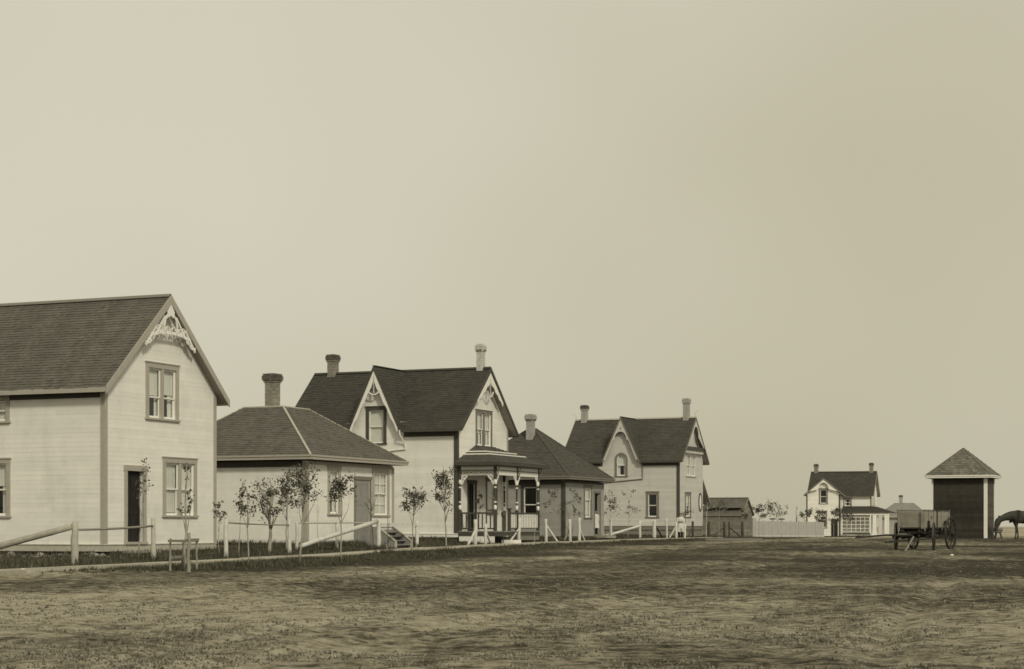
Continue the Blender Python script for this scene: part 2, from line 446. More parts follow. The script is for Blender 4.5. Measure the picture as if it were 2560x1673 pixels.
def wall(h, face, span, ztop, poly, mat, sep, row=.14, name='wall', zb=None, P=None, boards=True):
    """span(z)->(lo,hi); poly: outline in (s,z); openings from h.ops[face]"""
    P = P or h.P(face); ops = h.ops.get(face, []); zb = h.zb if zb is None else zb
    loops = [[Vector((a, z, 0)) for a, z in poly]] + [[Vector((a, z, 0)) for a, z in o['hole']] for o in ops]
    tris = tessellate_polygon(loops); pts = [v for l in loops for v in l]
    mb = MB(); mb.add([P(v.x, v.y, 0) for v in pts], [tuple(t) for t in tris])
    # reveals
    for o in ops:
        hl = o['hole']
        for i in range(len(hl)):
            a, b = hl[i], hl[(i + 1) % len(hl)]
            mb.add([P(a[0], a[1], 0), P(b[0], b[1], 0), P(b[0], b[1], -.14), P(a[0], a[1], -.14)], [(0, 1, 2, 3)])
    wo_ = mb.build(name, mat, h.root)
    if not boards: return wo_
    z = zb; jm = MB()
    while z < ztop - .02:
        z1 = min(z + row, ztop); lo0, hi0 = span(z + .001); lo1, hi1 = span(z1 - .001)
        cuts = []
        for o in ops:
            ov = min(z1, o['z1']) - max(z, o['z0'])
            if ov > .3 * row: cuts.append((o['s0'], o['s1']))
        cuts.sort(); segs = []; cur = None
        edges = [(lo0, lo1)]
        for c0, c1 in cuts:
            segs.append((edges[-1], (c0, c0))); edges.append((c1, c1))
        segs.append((edges[-1], (hi0, hi1)))
        for (a0, a1), (b0, b1) in segs:
            if b0 - a0 < .03: continue
            if b1 < a1: b1 = a1 = (a1 + b1) / 2
            # a butt joint now and then
            js = [(a0, a1, b0, b1)]
            if b0 - a0 > 3.2 and abs(a0 - a1) < 1e-6 and abs(b0 - b1) < 1e-6:
                c = random.uniform(a0 + .9, b0 - .9); js = [(a0, a1, c - .002, c - .002), (c + .002, c + .002, b0, b1)]
            for q0, q1, r0, r1 in js:
                mb = MB() if sep else jm
                t0 = .0075 + random.uniform(-.0015, .002)
                mb.hexa([P(q0, z - .012, .001), P(r0, z - .012, .001), P(r0, z - .012, t0), P(q0, z - .012, t0),
                         P(q1, z1, .001), P(r1, z1, .001), P(r1, z1, .005), P(q1, z1, .005)])
                if sep: mb.build('clapboard', mat, wo_)
        z = z1
    if not sep: jm.build('clapboards', mat, wo_, kind='stuff')
    return wo_

def rect(s0, s1, z0, z1): return [(s0, z0), (s1, z0), (s1, z1), (s0, z1)]
def arch(s0, s1, z0, z1, n=10):
    r = (s1 - s0) / 2; c = (s0 + s1) / 2; zs = z1 - r
    return [(s0, z0), (s1, z0)] + [(c + r * math.cos(math.pi * i / n), zs + r * math.sin(math.pi * i / n)) for i in range(n + 1)]

def op(h, face, s0, s1, z0, z1, cw=.12, arched=False):
    a = (s0 + cw, s1 - cw, z0 + .06, z1 - cw)
    h.ops[face].append(dict(s0=s0 + .03, s1=s1 - .03, z0=z0 + .02, z1=z1 - .02, hole=arch(*a) if arched else rect(*a)))
    return a

def window(h, face, s0, s1, z0, z1, trim, cw=.12, bays=1, blind=.5, lowdark=True, muntins=0, curtain=False, arched=False, sashm=None, P=None, meet=.5, label=None):
    """casing outer rectangle given"""
    sashm = sashm or m_whitetrim
    P = P or h.P(face); a0, a1, b0, b1 = s0 + cw, s1 - cw, z0 + .06, z1 - cw
    mb = MB()
    if arched:
        o_ = arch(s0, s1, z0, z1, 12); i_ = arch(a0, a1, b0, b1, 12)
        for k in range(1, len(o_)):
            p, q, r, t = o_[k], o_[(k + 1) % len(o_)], i_[(k + 1) % len(i_)], i_[k]
            mb.hexa([P(p[0], p[1], .002), P(q[0], q[1], .002), P(r[0], r[1], .002), P(t[0], t[1], .002), P(p[0], p[1], .05), P(q[0], q[1], .05), P(r[0], r[1], .05), P(t[0], t[1], .05)])
    else:
        mb.pbox(P, s0, a0, z0 + .06, b1, .002, .045); mb.pbox(P, a1, s1, z0 + .06, b1, .002, .045)
        mb.pbox(P, s0 - .005, s1 + .005, b1, z1, .002, .05); mb.pbox(P, s0 - .04, s1 + .04, z1, z1 + .035, .002, .075)
        if bays == 2:
            c = (a0 + a1) / 2; mb.pbox(P, c - .06, c + .06, b0, b1, -.05, .04)
    wn = mb.build('window', trim, h.root, label=label)
    sl = MB(); sl.pbox(P, s0 - .04, s1 + .04, z0, z0 + .06, .002, .085); sl.build('sill', trim, wn)
    bs = [(a0, a1)] if bays == 1 else [(a0, (a0 + a1) / 2 - .06), ((a0 + a1) / 2 + .06, a1)]
    for c0, c1 in bs:
        mz = b0 + (b1 - b0) * meet; fw = .055
        top = b1
        for (y0, y1, oo, nm) in ((mz - .02, top, -.03, 'u'), (b0, mz + .02, -.065, 'l')):
            sm = MB()
            if arched and nm == 'u':
                A1 = arch(c0, c1, y0, y1, 12); A2 = arch(c0 + fw, c1 - fw, y0 + fw, y1 - fw, 12)
                for k in range(len(A1)):
                    p, q, r, t = A1[k], A1[(k + 1) % len(A1)], A2[(k + 1) % len(A2)], A2[k]
                    sm.hexa([P(p[0], p[1], oo - .02), P(q[0], q[1], oo - .02), P(r[0], r[1], oo - .02), P(t[0], t[1], oo - .02), P(p[0], p[1], oo + .01), P(q[0], q[1], oo + .01), P(r[0], r[1], oo + .01), P(t[0], t[1], oo + .01)])
            else:
                sm.pbox(P, c0, c0 + fw, y0, y1, oo - .02, oo + .01); sm.pbox(P, c1 - fw, c1, y0, y1, oo - .02, oo + .01)
                sm.pbox(P, c0 + fw, c1 - fw, y1 - fw, y1, oo - .02, oo + .01); sm.pbox(P, c0 + fw, c1 - fw, y0, y0 + fw * (1.3 if nm == 'l' else .8), oo - .02, oo + .01)
            if muntins:
                c = (c0 + c1) / 2; sm.pbox(P, c - .014, c + .014, y0 + fw, y1 - fw, oo - .015, oo + .005)
                if muntins > 1:
                    zc = (y0 + y1) / 2; sm.pbox(P, c0 + fw, c - .014, zc - .014, zc + .014, oo - .014, oo + .004); sm.pbox(P, c + .014, c1 - fw, zc - .014, zc + .014, oo - .014, oo + .004)
            sm.build('sash', sashm, wn)
            g = MB()
            if arched and nm == 'u':
                q = arch(c0 + .02, c1 - .02, y0, y1 - .02, 12); g.add([P(x, z, oo - .008) for x, z in q], [tuple(range(len(q)))])
            else:
                g.add([P(c0 + .02, y0, oo - .008), P(c1 - .02, y0, oo - .008), P(c1 - .02, y1, oo - .008), P(c0 + .02, y1, oo - .008)], [(0, 1, 2, 3)])
            g.build('pane', m_glass, wn)
        if blind > 0:
            bz = b1 - (b1 - b0) * blind * random.uniform(.94, 1.06); g = MB()
            n = 6
            for k in range(n):
                x0_ = c0 + (c1 - c0) * k / n; x1_ = c0 + (c1 - c0) * (k + 1) / n
                g.pbox(P, x0_, x1_, bz, b1 + .02, -.13 - .006 * math.sin(k * 2.1), -.125 - .006 * math.sin(k * 2.1))
            g.build('blind', m_blind, wn)
        if curtain:
            g = MB(); n = 5; wd = (c1 - c0) * .3
            for sgn, base in ((1, c0), (-1, c1)):
                for k in range(n):
                    x0_ = base + sgn * wd * k / n; x1_ = base + sgn * wd * (k + 1) / n
                    o1 = -.15 - .02 * (k % 2); o2 = -.15 - .02 * ((k + 1) % 2)
                    g.add([P(x0_, b0 - .02, o1), P(x1_, b0 - .02, o2), P(x1_, b1, o2), P(x0_, b1, o1)], [(0, 1, 2, 3)])
            g.build('curtain', m_curtain, wn)
    return wn

def face_frame(pts):
    """planar face, first edge is the eave; returns O,S,T,N and 2D poly"""
    p = [Vector(q) for q in pts]; S = (p[1] - p[0]).normalized()
    N = (p[1] - p[0]).cross(p[2] - p[0]).normalized()
    if N.z < 0: N = -N
    T = N.cross(S)
    if T.z < 0: T = -T
    return p[0], S, T, N, [((q - p[0]).dot(S), (q - p[0]).dot(T)) for q in p]

def scan(poly, t):
    xs_ = []
    n = len(poly)
    for i in range(n):
        (x0, y0), (x1, y1) = poly[i], poly[(i + 1) % n]
        if (y0 <= t < y1) or (y1 <= t < y0):
            xs_.append(x0 + (x1 - x0) * (t - y0) / (y1 - y0))
    xs_.sort(); return [(xs_[i], xs_[i + 1]) for i in range(0, len(xs_) - 1, 2)]

def shingles(pts, parent, mat, expo=.13, wmin=.10, wmax=.20, courses=False, lift=.019):
    O, S, T, N, poly = face_frame(pts); tmax = max(q[1] for q in poly); t = -.03; jm = MB(); k = 0
    while t < tmax - .02:
        mb = MB() if courses else jm
        for a, b in scan(poly, min(max(t + expo * .5, .001), tmax - .005)):
            x = a
            while x < b - .01:
                wd = min(random.uniform(wmin, wmax), b - x)
                if b - x - wd < wmin * .5: wd = b - x
                l = lift * random.uniform(.7, 1.35); g = .0035; dt = random.uniform(-.008, .008)
                q = lambda s_, t_, h_: O + S * s_ + T * t_ + N * h_
                te = min(t + expo + .02, tmax)
                mb.add([q(x + g, t + dt, .001), q(x + wd - g, t + dt, .001), q(x + wd - g, t + dt, l), q(x + g, t + dt, l), q(x + wd - g, te, .003), q(x + g, te, .003)],
                       [(0, 1, 2, 3), (3, 2, 4, 5), (0, 3, 5), (1, 4, 2)])
                x += wd
        if courses and mb.v: mb.build('shingle_course', mat, parent)
        t += expo; k += 1
    if not courses: jm.build('shingles', mat, parent, kind='stuff')

def slab(faces, th, mat, h, name='roof'):
    mb = MB()
    for pts in faces: mb.prism(pts, (0, 0, -th))
    return mb.build(name, mat, h.root)

def chimney(h, x, y, z0, z1, wx, wy, mat, dark=None, mortar=None, cap=True, brick=.075, flare=.06, panels=False):
    c = MB(); c.box(x - wx / 2 + .012, x + wx / 2 - .012, y - wy / 2 + .012, y + wy / 2 - .012, z0, z1)
    ch = c.build('chimney', mortar or m_mortar, h.root)
    ztop = z1 - .42 if cap else z1
    def courses(za, zc, ex, mt, rowh=.075):
        z = za; k = 0; mb = MB()
        while z < zc - .01:
            zz = min(z + rowh, zc); e = ex(z) if callable(ex) else ex
            for (x0, x1, y0, y1, ax) in ((x - wx / 2 - e, x + wx / 2 + e, y - wy / 2 - e, y - wy / 2 - e + .09, 0), (x - wx / 2 - e, x + wx / 2 + e, y + wy / 2 + e - .09, y + wy / 2 + e, 0),
                                         (x - wx / 2 - e, x - wx / 2 - e + .09, y - wy / 2 - e + .09, y + wy / 2 + e - .09, 1), (x + wx / 2 + e - .09, x + wx / 2 + e, y - wy / 2 - e + .09, y + wy / 2 + e - .09, 1)):
                L0, L1 = (x0, x1) if ax == 0 else (y0, y1); n = max(2, int(round((L1 - L0) / .21))); bl = (L1 - L0) / n
                off = (k % 2) * bl * .5
                cuts = [L0] + [L0 + off + bl * i for i in range(1 if not off else 0, n + 1) if L0 < L0 + off + bl * i < L1 - .03] + [L1]
                for i in range(len(cuts) - 1):
                    g = .005; r = random.uniform(-.003, .003)
                    if ax == 0: mb.box(cuts[i] + g, cuts[i + 1] - g, y0 + r, y1 + r, z + g, zz - g)
                    else: mb.box(x0 + r, x1 + r, cuts[i] + g, cuts[i + 1] - g, z + g, zz - g)
            z = zz; k += 1
        if mb.v: mb.build('bricks', mt, ch, kind='stuff')
    courses(z0, ztop, 0.0, mat)
    if cap:
        courses(ztop, ztop + .15, lambda z: (z - ztop) * .5 + .01, mat)
        courses(ztop + .15, z1 - .08, flare, dark or mat)
        courses(z1 - .08, z1, flare - .03, dark or mat)
        if panels:   # pierced brick openings under the cap
            mb = MB()
            for k in range(3):
                xx = x - wx * .3 + wx * .3 * k
                mb.box(xx - .03, xx + .03, y - wy / 2 - flare - .006, y - wy / 2 - flare + .02, ztop + .10, ztop + .17)
                yy = y - wy * .3 + wy * .3 * k
                mb.box(x - wx / 2 - flare - .006, x - wx / 2 - flare + .02, yy - .03, yy + .03, ztop + .10, ztop + .17)
            mb.build('soot_hole', m_brickdark, ch)
    f = MB(); f.box(x - wx * .3, x + wx * .3, y - wy * .3, y + wy * .3, z1 + .001, z1 + .012); f.build('flue', m_interior, ch)
    return ch

def strip(mb, pts, wd, y0, y1, P3):
    """flat sawn wood ribbon along a polyline in the (s,z) plane"""
    for i in range(len(pts) - 1):
        a = Vector(pts[i]); b = Vector(pts[i + 1]); d = (b - a)
        if d.length < 1e-6: continue
        d.normalize(); n = Vector((-d.y, d.x)) * wd / 2; e = d * wd * .15
        q = [a - e - n, b + e - n, b + e + n, a - e + n]
        mb.hexa([P3(*p, y0) for p in q] + [P3(*p, y1) for p in q])

def arc(cx, cz, r, a0, a1, n=10, sx=1.):
    return [(cx + sx * r * math.cos(math.radians(a0 + (a1 - a0) * i / n)), cz + r * math.sin(math.radians(a0 + (a1 - a0) * i / n))) for i in range(n + 1)]

def corner_boards(h, zb, zt, wd, mat, which=((0, 0), (1, 0), (0, 1), (1, 1)), proud=.034):
    for ix, iy in which:
        mb = MB(); x = h.W if ix else 0; y = h.D if iy else 0; sx = 1 if ix else -1; sy = 1 if iy else -1
        X = sorted((x + sx * proud, x - sx * wd)); Y = sorted((y + sy * proud, y + sy * .001))
        mb.box(X[0], X[1], Y[0], Y[1], zb, zt)
        X = sorted((x + sx * proud, x + sx * .001)); Y = sorted((y, y - sy * wd))
        mb.box(X[0], X[1], Y[0], Y[1], zb, zt)
        mb.build('corner_board', mat, h.root)

def gable_roof(h, zt, za, o, e, shm, slabm, rakem, th=.10, cross=None, courses=False, expo=.13, wr=(.10, .20), rake_w=.17, fasc=m_soffit, o_back=None, ridgem=None, crossm=None):
    """two slopes, ridge along local Y at W/2; cross=(yc,hw,zc,xo) wall gable over the left side"""
    W, D = h.W, h.D; c = W / 2; k = (za - zt) / (c + e); ob = o if o_back is None else o_back
    zr = lambda x: za - abs(x - c) * k
    faces = []
    y0, y1 = -o, D + ob
    if cross:
        yc, hw, zc, xo = cross
        xv = -e + (zc - zt) / k      # plan position where the cross ridge dies into the slope
        if xv > c: xv = c
        L1 = [(-e, y0, zt), (-e, yc - hw, zt), (xv, yc, zr(xv)), (c, yc, za), (c, y0, za)]
        L2 = [(-e, yc + hw, zt), (-e, y1, zt), (c, y1, za), (c, yc, za), (xv, yc, zr(xv))]
        left = [L1, L2]
    else:
        left = [[(-e, y0, zt), (-e, y1, zt), (c, y1, za), (c, y0, za)]]
    right = [[(W + e, y0, zt), (W + e, y1, zt), (c, y1, za), (c, y0, za)]]
    rf = slab(left + right, th, slabm, h)
    for f in left: shingles(f, rf, shm, expo, *wr, courses=courses)
    for f in right: shingles(f, rf, shm, expo * 1.6, wr[0] * 1.6, wr[1] * 1.6)
    rb = MB(); rb.bar((c - .06, y0, za + .012), (c - .06, y1, za + .012), .14, .025, up=(k, 0, -1)); rb.bar((c + .06, y0, za + .012), (c + .06, y1, za + .012), .14, .025, up=(-k, 0, -1)); rb.build('ridge_board', ridgem or shm, rf)
    # rake boards front and back
    for yy, s in ((y0, -1), (y1, 1)):
        for side in (0, 1):
            xt = -e if side == 0 else W + e
            mb = MB(); ya, yb = (yy - .035, yy - .002) if s < 0 else (yy + .002, yy + .035)
            mb.prism([(xt, ya, zt + .02), (c, ya, za + .02), (c, ya, za - rake_w * 1.25), (xt, ya, zt - rake_w)], (0, yb - ya, 0))
            mb.build('rake_board', rakem, rf)
    # fascia and gutter
    segs = [(y0, y1)] if not cross else [(y0, cross[0] - cross[1]), (cross[0] + cross[1], y1)]
    for a, b in segs:
        mb = MB(); mb.box(-e - .03, -e - .002, a + .002, b - .002, zt - .15, zt - .005); mb.build('fascia', fasc, rf)
    mb = MB(); mb.box(W + e + .002, W + e + .03, y0 + .002, y1 - .002, zt - .15, zt - .005); mb.build('fascia', fasc, rf)
    if cross:
        xa = -xo; kk = (zc - zt) / hw
        xe = xv + .0
        CL = [(xa, yc + hw, zt), (-e + .01, yc + hw, zt), (xe, yc, zc), (xa, yc, zc)]
        CR = [(xa, yc - hw, zt), (-e + .01, yc - hw, zt), (xe, yc, zc), (xa, yc, zc)]
        cf = slab([CL, CR], th, crossm or slabm, h)
        shingles(CL, cf, shm, expo, *wr); shingles(CR, cf, shm, expo, *wr)
        mb = MB(); mb.bar((xa, yc, zc + .015), (xe, yc, zc + .015), .16, .03); mb.build('ridge_board', shm, cf)
        for sg in (-1, 1):
            mb = MB(); yt = yc + sg * hw
            mb.prism([(xa - .035, yt, zt + .02), (xa - .035, yc, zc + .02), (xa - .035, yc, zc - rake_w * 1.25), (xa - .035, yt, zt - rake_w)], (.033, 0, 0))
            mb.build('rake_board', rakem, cf)
    return rf, zr, k

def gable_walls(h, zr, th, wm, sep, cross=None, row=.14, zt=None, others=None):
    W, D, zb = h.W, h.D, h.zb; c = W / 2; ew = zr(0) - th; ap = zr(c) - th; sl = (ap - ew) / c
    def fspan(z):
        if z <= ew: return 0, W
        d = (z - ew) / sl; return d, W - d
    fp = [(0, zb), (W, zb), (W, ew), (c, ap), (0, ew)]
    wall(h, 'front', fspan, ap, fp, wm, sep, row)
    wall(h, 'back', fspan, ap, fp, others or wm, False, row)
    if cross:
        yc, hw, zc, xo = cross; kk = (zc - zt) / hw
        cap_ = zc - th; cw_ = (cap_ - ew) / kk
        def lspan(z):
            if z <= ew: return 0, D
            d = (cap_ - z) / kk; return yc - d, yc + d
        lp = [(0, zb), (D, zb), (D, ew), (yc + cw_, ew), (yc, cap_), (yc - cw_, ew), (0, ew)]
        wall(h, 'left', lspan, cap_, lp, wm, sep, row)
    else:
        wall(h, 'left', lambda z: (0, D), ew, rect(0, D, zb, ew), wm, sep, row)
    wall(h, 'right', lambda z: (0, D), ew, rect(0, D, zb, ew), others or wm, False, row)
    # dark boards closing the rooms behind the windows
    mb = MB(); mb.box(.9, W - .1, .9, D - .1, zb - .05, zb - .02); mb.box(.1, W - .1, .1, D - .1, zb + 2.75, zb + 2.8); mb.box(W * .45, W * .45 + .05, .15, D - .15, zb, ew - .1); mb.build('room_partition', m_interior, h.root)
    return ew, ap

def foundation(h, z0, z1, inset=.05, mat=None):
    mb = MB(); mb.box(inset, h.W - inset, inset, h.D - inset, z0, z1); return mb.build('foundation', mat or m_found, h.root)
def skirt(h, z0, z1, mat, cuts=()):
    mb = MB(); p = .03
    mb.box(-p, h.W + p, -p, -.001, z0, z1); mb.box(-p, h.W + p, h.D + .001, h.D + p, z0, z1); mb.box(-p, -.001, 0, h.D, z0, z1); mb.box(h.W + .001, h.W + p, 0, h.D, z0, z1)
    d = MB(); d.box(-p - .025, h.W + p + .025, -p - .025, h.D + p + .025, z1, z1 + .03)
    s = mb.build('skirt_board', mat, h.root); d.build('drip_cap', mat, s)

def door(h, face, s0, s1, z0, z1, trim, leaf, cw=.12, P=None, recess=-.09, knob=True, transom=0):
    P = P or h.P(face); mb = MB()
    mb.pbox(P, s0, s0 + cw, z0, z1 - cw, .002, .045); mb.pbox(P, s1 - cw, s1, z0, z1 - cw, .002, .045); mb.pbox(P, s0 - .03, s1 + .03, z1 - cw, z1 + .03, .002, .055)
    d = mb.build('door', trim, h.root)
    l = MB(); a0, a1, b0, b1 = s0 + cw, s1 - cw, z0 + .02, z1 - cw
    l.pbox(P, a0, a1, b0, b1, recess - .04, recess)
    w_ = (a1 - a0); st = .1
    for (c0, c1) in ((a0, a0 + st), (a1 - st, a1), ((a0 + a1) / 2 - .04, (a0 + a1) / 2 + .04)): l.pbox(P, c0, c1, b0, b1, recess, recess + .015)
    for zc in (b0 + .1, b0 + .9, b1 - .1): l.pbox(P, a0, a1, zc - .08, zc + .08, recess + .0005, recess + .014)
    l.build('door_leaf', leaf, d)
    t = MB(); t.pbox(P, s0, s1, z0 - .06, z0 + .015, -.1, .1); t.build('threshold', trim, d)
    if knob:
        kx = a0 + .08; q = P(kx, b0 + .95, recess + .05); kb = MB(); kb.lathe([(.012, 0), (.03, .012), (.03, .03), (.01, .045)], (0, 0, 0), 8)
        kb.build('door_knob', m_iron, d, loc=q)
    return d

def dop(h, face, s0, s1, z0, z1, cw=.12):
    h.ops[face].append(dict(s0=s0 + .03, s1=s1 - .03, z0=z0 - .1, z1=z1 - .02, hole=rect(s0 + cw, s1 - cw, z0, z1 - cw)))

# ================================================================== HOUSE 1, tall white gable at the left
TH = 23.1
h1 = House('gabled_house', (-11.94, 54.0), TH, 6.0, 8.4, .40, 'tall white clapboard house with lacy gable trim, cut by the left edge')
wspec1 = [('front', 2.08, 3.85, 4.19, 5.93, 2, .62, True), ('front', 2.99, 4.88, 1.22, 3.06, 2, .0, True)]
for f, a, b, c_, d_, *_ in wspec1: op(h1, f, a, b, c_, d_, .15)
op(h1, 'left', 3.40, 4.6, 4.04, 4.86, .13); op(h1, 'left', 3.38, 4.6, 1.20, 2.96, .13)
dop(h1, 'front', .97, 2.09, .46, 2.74)
rf1, zr1, k1 = gable_roof(h1, 5.0, 8.02, .30, .36, m_sh1, m_soffit, m_trim, courses=True, expo=.132, wr=(.09, .19), rake_w=.20, fasc=m_trim, ridgem=m_trimmid)
gable_walls(h1, zr1, .10, m_white, True, row=.138)
corner_boards(h1, .40, zr1(0) - .12, .115, m_trim, ((0, 0), (1, 0)))
window(h1, 'front', 2.08, 3.85, 4.19, 5.93, m_trim, .15, bays=2, blind=.52, curtain=True, meet=.42)
window(h1, 'front', 2.99, 4.88, 1.22, 3.06, m_trim, .15, bays=2, blind=.9, curtain=True)
window(h1, 'left', 3.40, 4.6, 4.04, 4.86, m_trim, .13, blind=.9)
window(h1, 'left', 3.38, 4.6, 1.20, 2.96, m_trim, .13, blind=.45, curtain=True)
door(h1, 'front', .97, 2.09, .46, 2.74, m_trim, m_door, .14, recess=-.12)
skirt(h1, .2, .385, m_woodpale)
fd1 = foundation(h1, -.2, .2, .1)
# frieze under the eave, the eave's shadow painted in as dark colour
mb = MB(); mb.box(-.03, -.001, .145, 8.25, 4.72, zr1(0) - .13); mb.build('frieze_eave_shade', m_trimdark, h1.root)
# lacy gable ornament
P3 = lambda s_, z_, y_: (s_, y_, z_)
orn = MB(); Y0, Y1 = -.325, -.285; c0 = 3.0
strip(orn, [(1.66, 6.48), (1.86, 6.52), (1.95, 6.62), (2.02, 6.72)], .10, Y0, Y1, P3)
low = [(1.95, 6.60), (2.10, 6.76), (2.35, 6.85), (2.7, 6.87), (3.0, 6.88), (3.3, 6.87), (3.65, 6.85), (3.90, 6.76), (4.05, 6.60)]
strip(orn, low, .10, Y0, Y1, P3)
strip(orn, [(4.34, 6.48), (4.14, 6.52), (4.05, 6.62), (3.98, 6.72)], .10, Y0, Y1, P3)
orn.prism([(3.0, Y0 + .003, 7.78), (2.80, Y0 + .003, 7.52), (2.88, Y0 + .003, 7.34), (3.0, Y0 + .003, 7.42), (3.12, Y0 + .003, 7.34), (3.2, Y0 + .003, 7.52)], (0, .034, 0))
for sg in (-1, 1):
    strip(orn, [(c0 + sg * .14, 7.44), (c0 + sg * .30, 7.28), (c0 + sg * .36, 7.05), (c0 + sg * .34, 6.88)], .06, Y0, Y1, P3)
    strip(orn, [(c0 + sg * .30, 7.36), (c0 + sg * .56, 7.06), (c0 + sg * .78, 6.82)], .06, Y0 + .002, Y1 + .002, P3)
    strip(orn, [(c0 + sg * .80, 7.02), (c0 + sg * 1.34, 6.40)], .07, Y0 + .004, Y1 + .004, P3)
    strip(orn, [(c0 + sg * a, b) for a, b in [(x - c0, z) for x, z in arc(c0 + .52, 6.96, .07, 0, 360, 10)]], .035, Y0 + .006, Y1 + .006, P3)
    strip(orn, [(c0 + sg * (x - c0), z) for x, z in arc(c0 + .68, 6.98, .085, 0, 360, 10)], .04, Y0 + .008, Y1 + .008, P3)
    strip(orn, [(c0 + sg * (x - c0), z) for x, z in arc(c0 + .98, 6.72, .10, 0, 360, 10)], .045, Y0 + .008, Y1 + .008, P3)
    strip(orn, [(c0 + sg * (x - c0), z) for x, z in arc(c0 + .16, 6.97, .09, 0, 180, 8)], .04, Y0 + .008, Y1 + .008, P3)
    strip(orn, [(c0 + sg * (x - c0), z) for x, z in arc(c0 + 1.14, 6.58, .06, 0, 360, 8)], .04, Y0 + .008, Y1 + .008, P3)
orn.build('gable_ornament', m_whitetrim, h1.root)
# step and plank sill below the door
mb = MB(); mb.box(.82, 2.3, -.42, -.04, .14, .2); mb.box(.9, 1.0, -.38, -.06, -.1, .138); mb.box(2.1, 2.2, -.38, -.06, -.1, .138); mb.build('door_step', m_wood, h1.root)
# loose fieldstones of the foundation, shared blobs
def stone_mesh(seed):
    rnd = random.Random(seed); mb = MB(); nu, nv = 9, 5; vs_ = []; fs = []
    for j in range(nv + 1):
        ph = math.pi * j / nv
        for i in range(nu):
            a = 2 * math.pi * i / nu; r = 1 + rnd.uniform(-.2, .2)
            vs_.append((r * math.sin(ph) * math.cos(a), r * math.sin(ph) * math.sin(a), r * math.cos(ph) * .8))
    for j in range(nv):
        for i in range(nu): fs.append((j * nu + i, j * nu + (i + 1) % nu, (j + 1) * nu + (i + 1) % nu, (j + 1) * nu + i))
    mb.add(vs_, fs); return mb.mesh('stone', m_stone, True)
stones = [stone_mesh(i) for i in range(5)]
rs = random.Random(3)
yy = -.1
while yy < 4.6:
    r = rs.uniform(.10, .19); inst('stone', rs.choice(stones), fd1, (-.04 + rs.uniform(-.05, .05), yy + r, rs.uniform(.0, .08)), (rs.uniform(-.3, .3), rs.uniform(-.3, .3), rs.uniform(0, 3)), (r * .8, r * 1.15, r * rs.uniform(.6, .85)))
    if rs.random() < .6: inst('stone', rs.choice(stones), fd1, (-.22 + rs.uniform(-.1, .05), yy + r, rs.uniform(-.02, .02)), (0, 0, rs.uniform(0, 3)), (r * .7, r * .8, r * .5))
    yy += 2 * r * .93
xx = .0
while xx < 6.0:
    r = rs.uniform(.09, .17)
    if not (.85 < xx < 2.2): inst('stone', rs.choice(stones), fd1, (xx + r, -.04 + rs.uniform(-.05, .05), rs.uniform(.0, .07)), (rs.uniform(-.3, .3), 0, rs.uniform(0, 3)), (r * 1.15, r * .8, r * rs.uniform(.6, .85)))
    xx += 2 * r * .95

# ================================================================== hip roofs
def hip_roof(h, e, zt, top, shm, slabm, fascm, hipm, th=.10, expo=.13, wr=(.13, .26), deck=None, fh=.16, flare=None):
    """top=(x0,x1,y0,y1,z)"""
    W, D = h.W, h.D; x0, x1, y0, y1, z = top
    a, b, c, d = (-e, -e, zt), (W + e, -e, zt), (W + e, D + e, zt), (-e, D + e, zt)
    p, q, r, s = (x0, y0, z), (x1, y0, z), (x1, y1, z), (x0, y1, z)
    def clean(f):
        out = []
        for v in f:
            if not out or (Vector(v) - Vector(out[-1])).length > .01: out.append(v)
        return out
    fs = [clean([a, b, q, p]), clean([d, a, p, s]), clean([b, c, r, q]), clean([c, d, s, r])]
    sl = slab(fs, th, slabm, h)
    for i, f in enumerate(fs): shingles(f, sl, shm, expo if i < 2 else expo * 1.8, *(wr if i < 2 else (wr[0] * 2, wr[1] * 2)))
    for v, t in ((a, p), (b, q), (c, r), (d, s)):
        mb = MB(); u = Vector((0, 0, .02)); mb.bar(Vector(v) + u, Vector(t) + u, .085, .03); mb.build('hip_board', hipm, sl)
    if x1 - x0 > .05 or y1 - y0 > .05:
        mb = MB(); mb.box(x0 - .05, x1 + .05, y0 - .05, y1 + .05, z - .02, z + .03); mb.build('roof_deck', deck or hipm, sl)
    # boxed eave
    mb = MB(); E = e + .02
    mb.box(-E - .02, W + E + .02, -E - .02, -E + .01, zt - fh, zt - .004); mb.box(-E - .02, W + E + .02, D + E - .01, D + E + .02, zt - fh, zt - .004)
    mb.box(-E - .02, -E + .01, -E + .012, D + E - .012, zt - fh, zt - .004); mb.box(W + E - .01, W + E + .02, -E + .012, D + E - .012, zt - fh, zt - .004)
    fa = mb.build('fascia', fascm, sl)
    mb = MB(); mb.box(-E - .05, W + E + .05, -E - .05, -E - .022, zt - .055, zt + .01); mb.box(-E - .05, -E - .022, -E - .02, D + E, zt - .055, zt + .01); mb.build('eave_moulding', fascm, fa)
    mb = MB(); mb.box(-E, W + E, -E, D + E, zt - fh + .012, zt - fh + .03); mb.build('soffit', slabm, sl)
    return sl
def hip_walls(h, zt, wm, sep, row=.14):
    for f, L in (('front', h.W), ('left', h.D), ('back', h.W), ('right', h.D)):
        wall(h, f, lambda z, L=L: (0, L), zt, rect(0, L, h.zb, zt), wm, sep and f in ('front', 'left'), row)
    mb = MB(); mb.box(.9, h.W - .1, .9, h.D - .1, h.zb - .05, h.zb - .02); mb.box(h.W * .5, h.W * .5 + .05, .15, h.D - .15, h.zb, zt - .1); mb.box(.1, h.W - .1, .1, h.D - .1, zt - .08, zt - .05); mb.build('room_partition', m_interior, h.root)

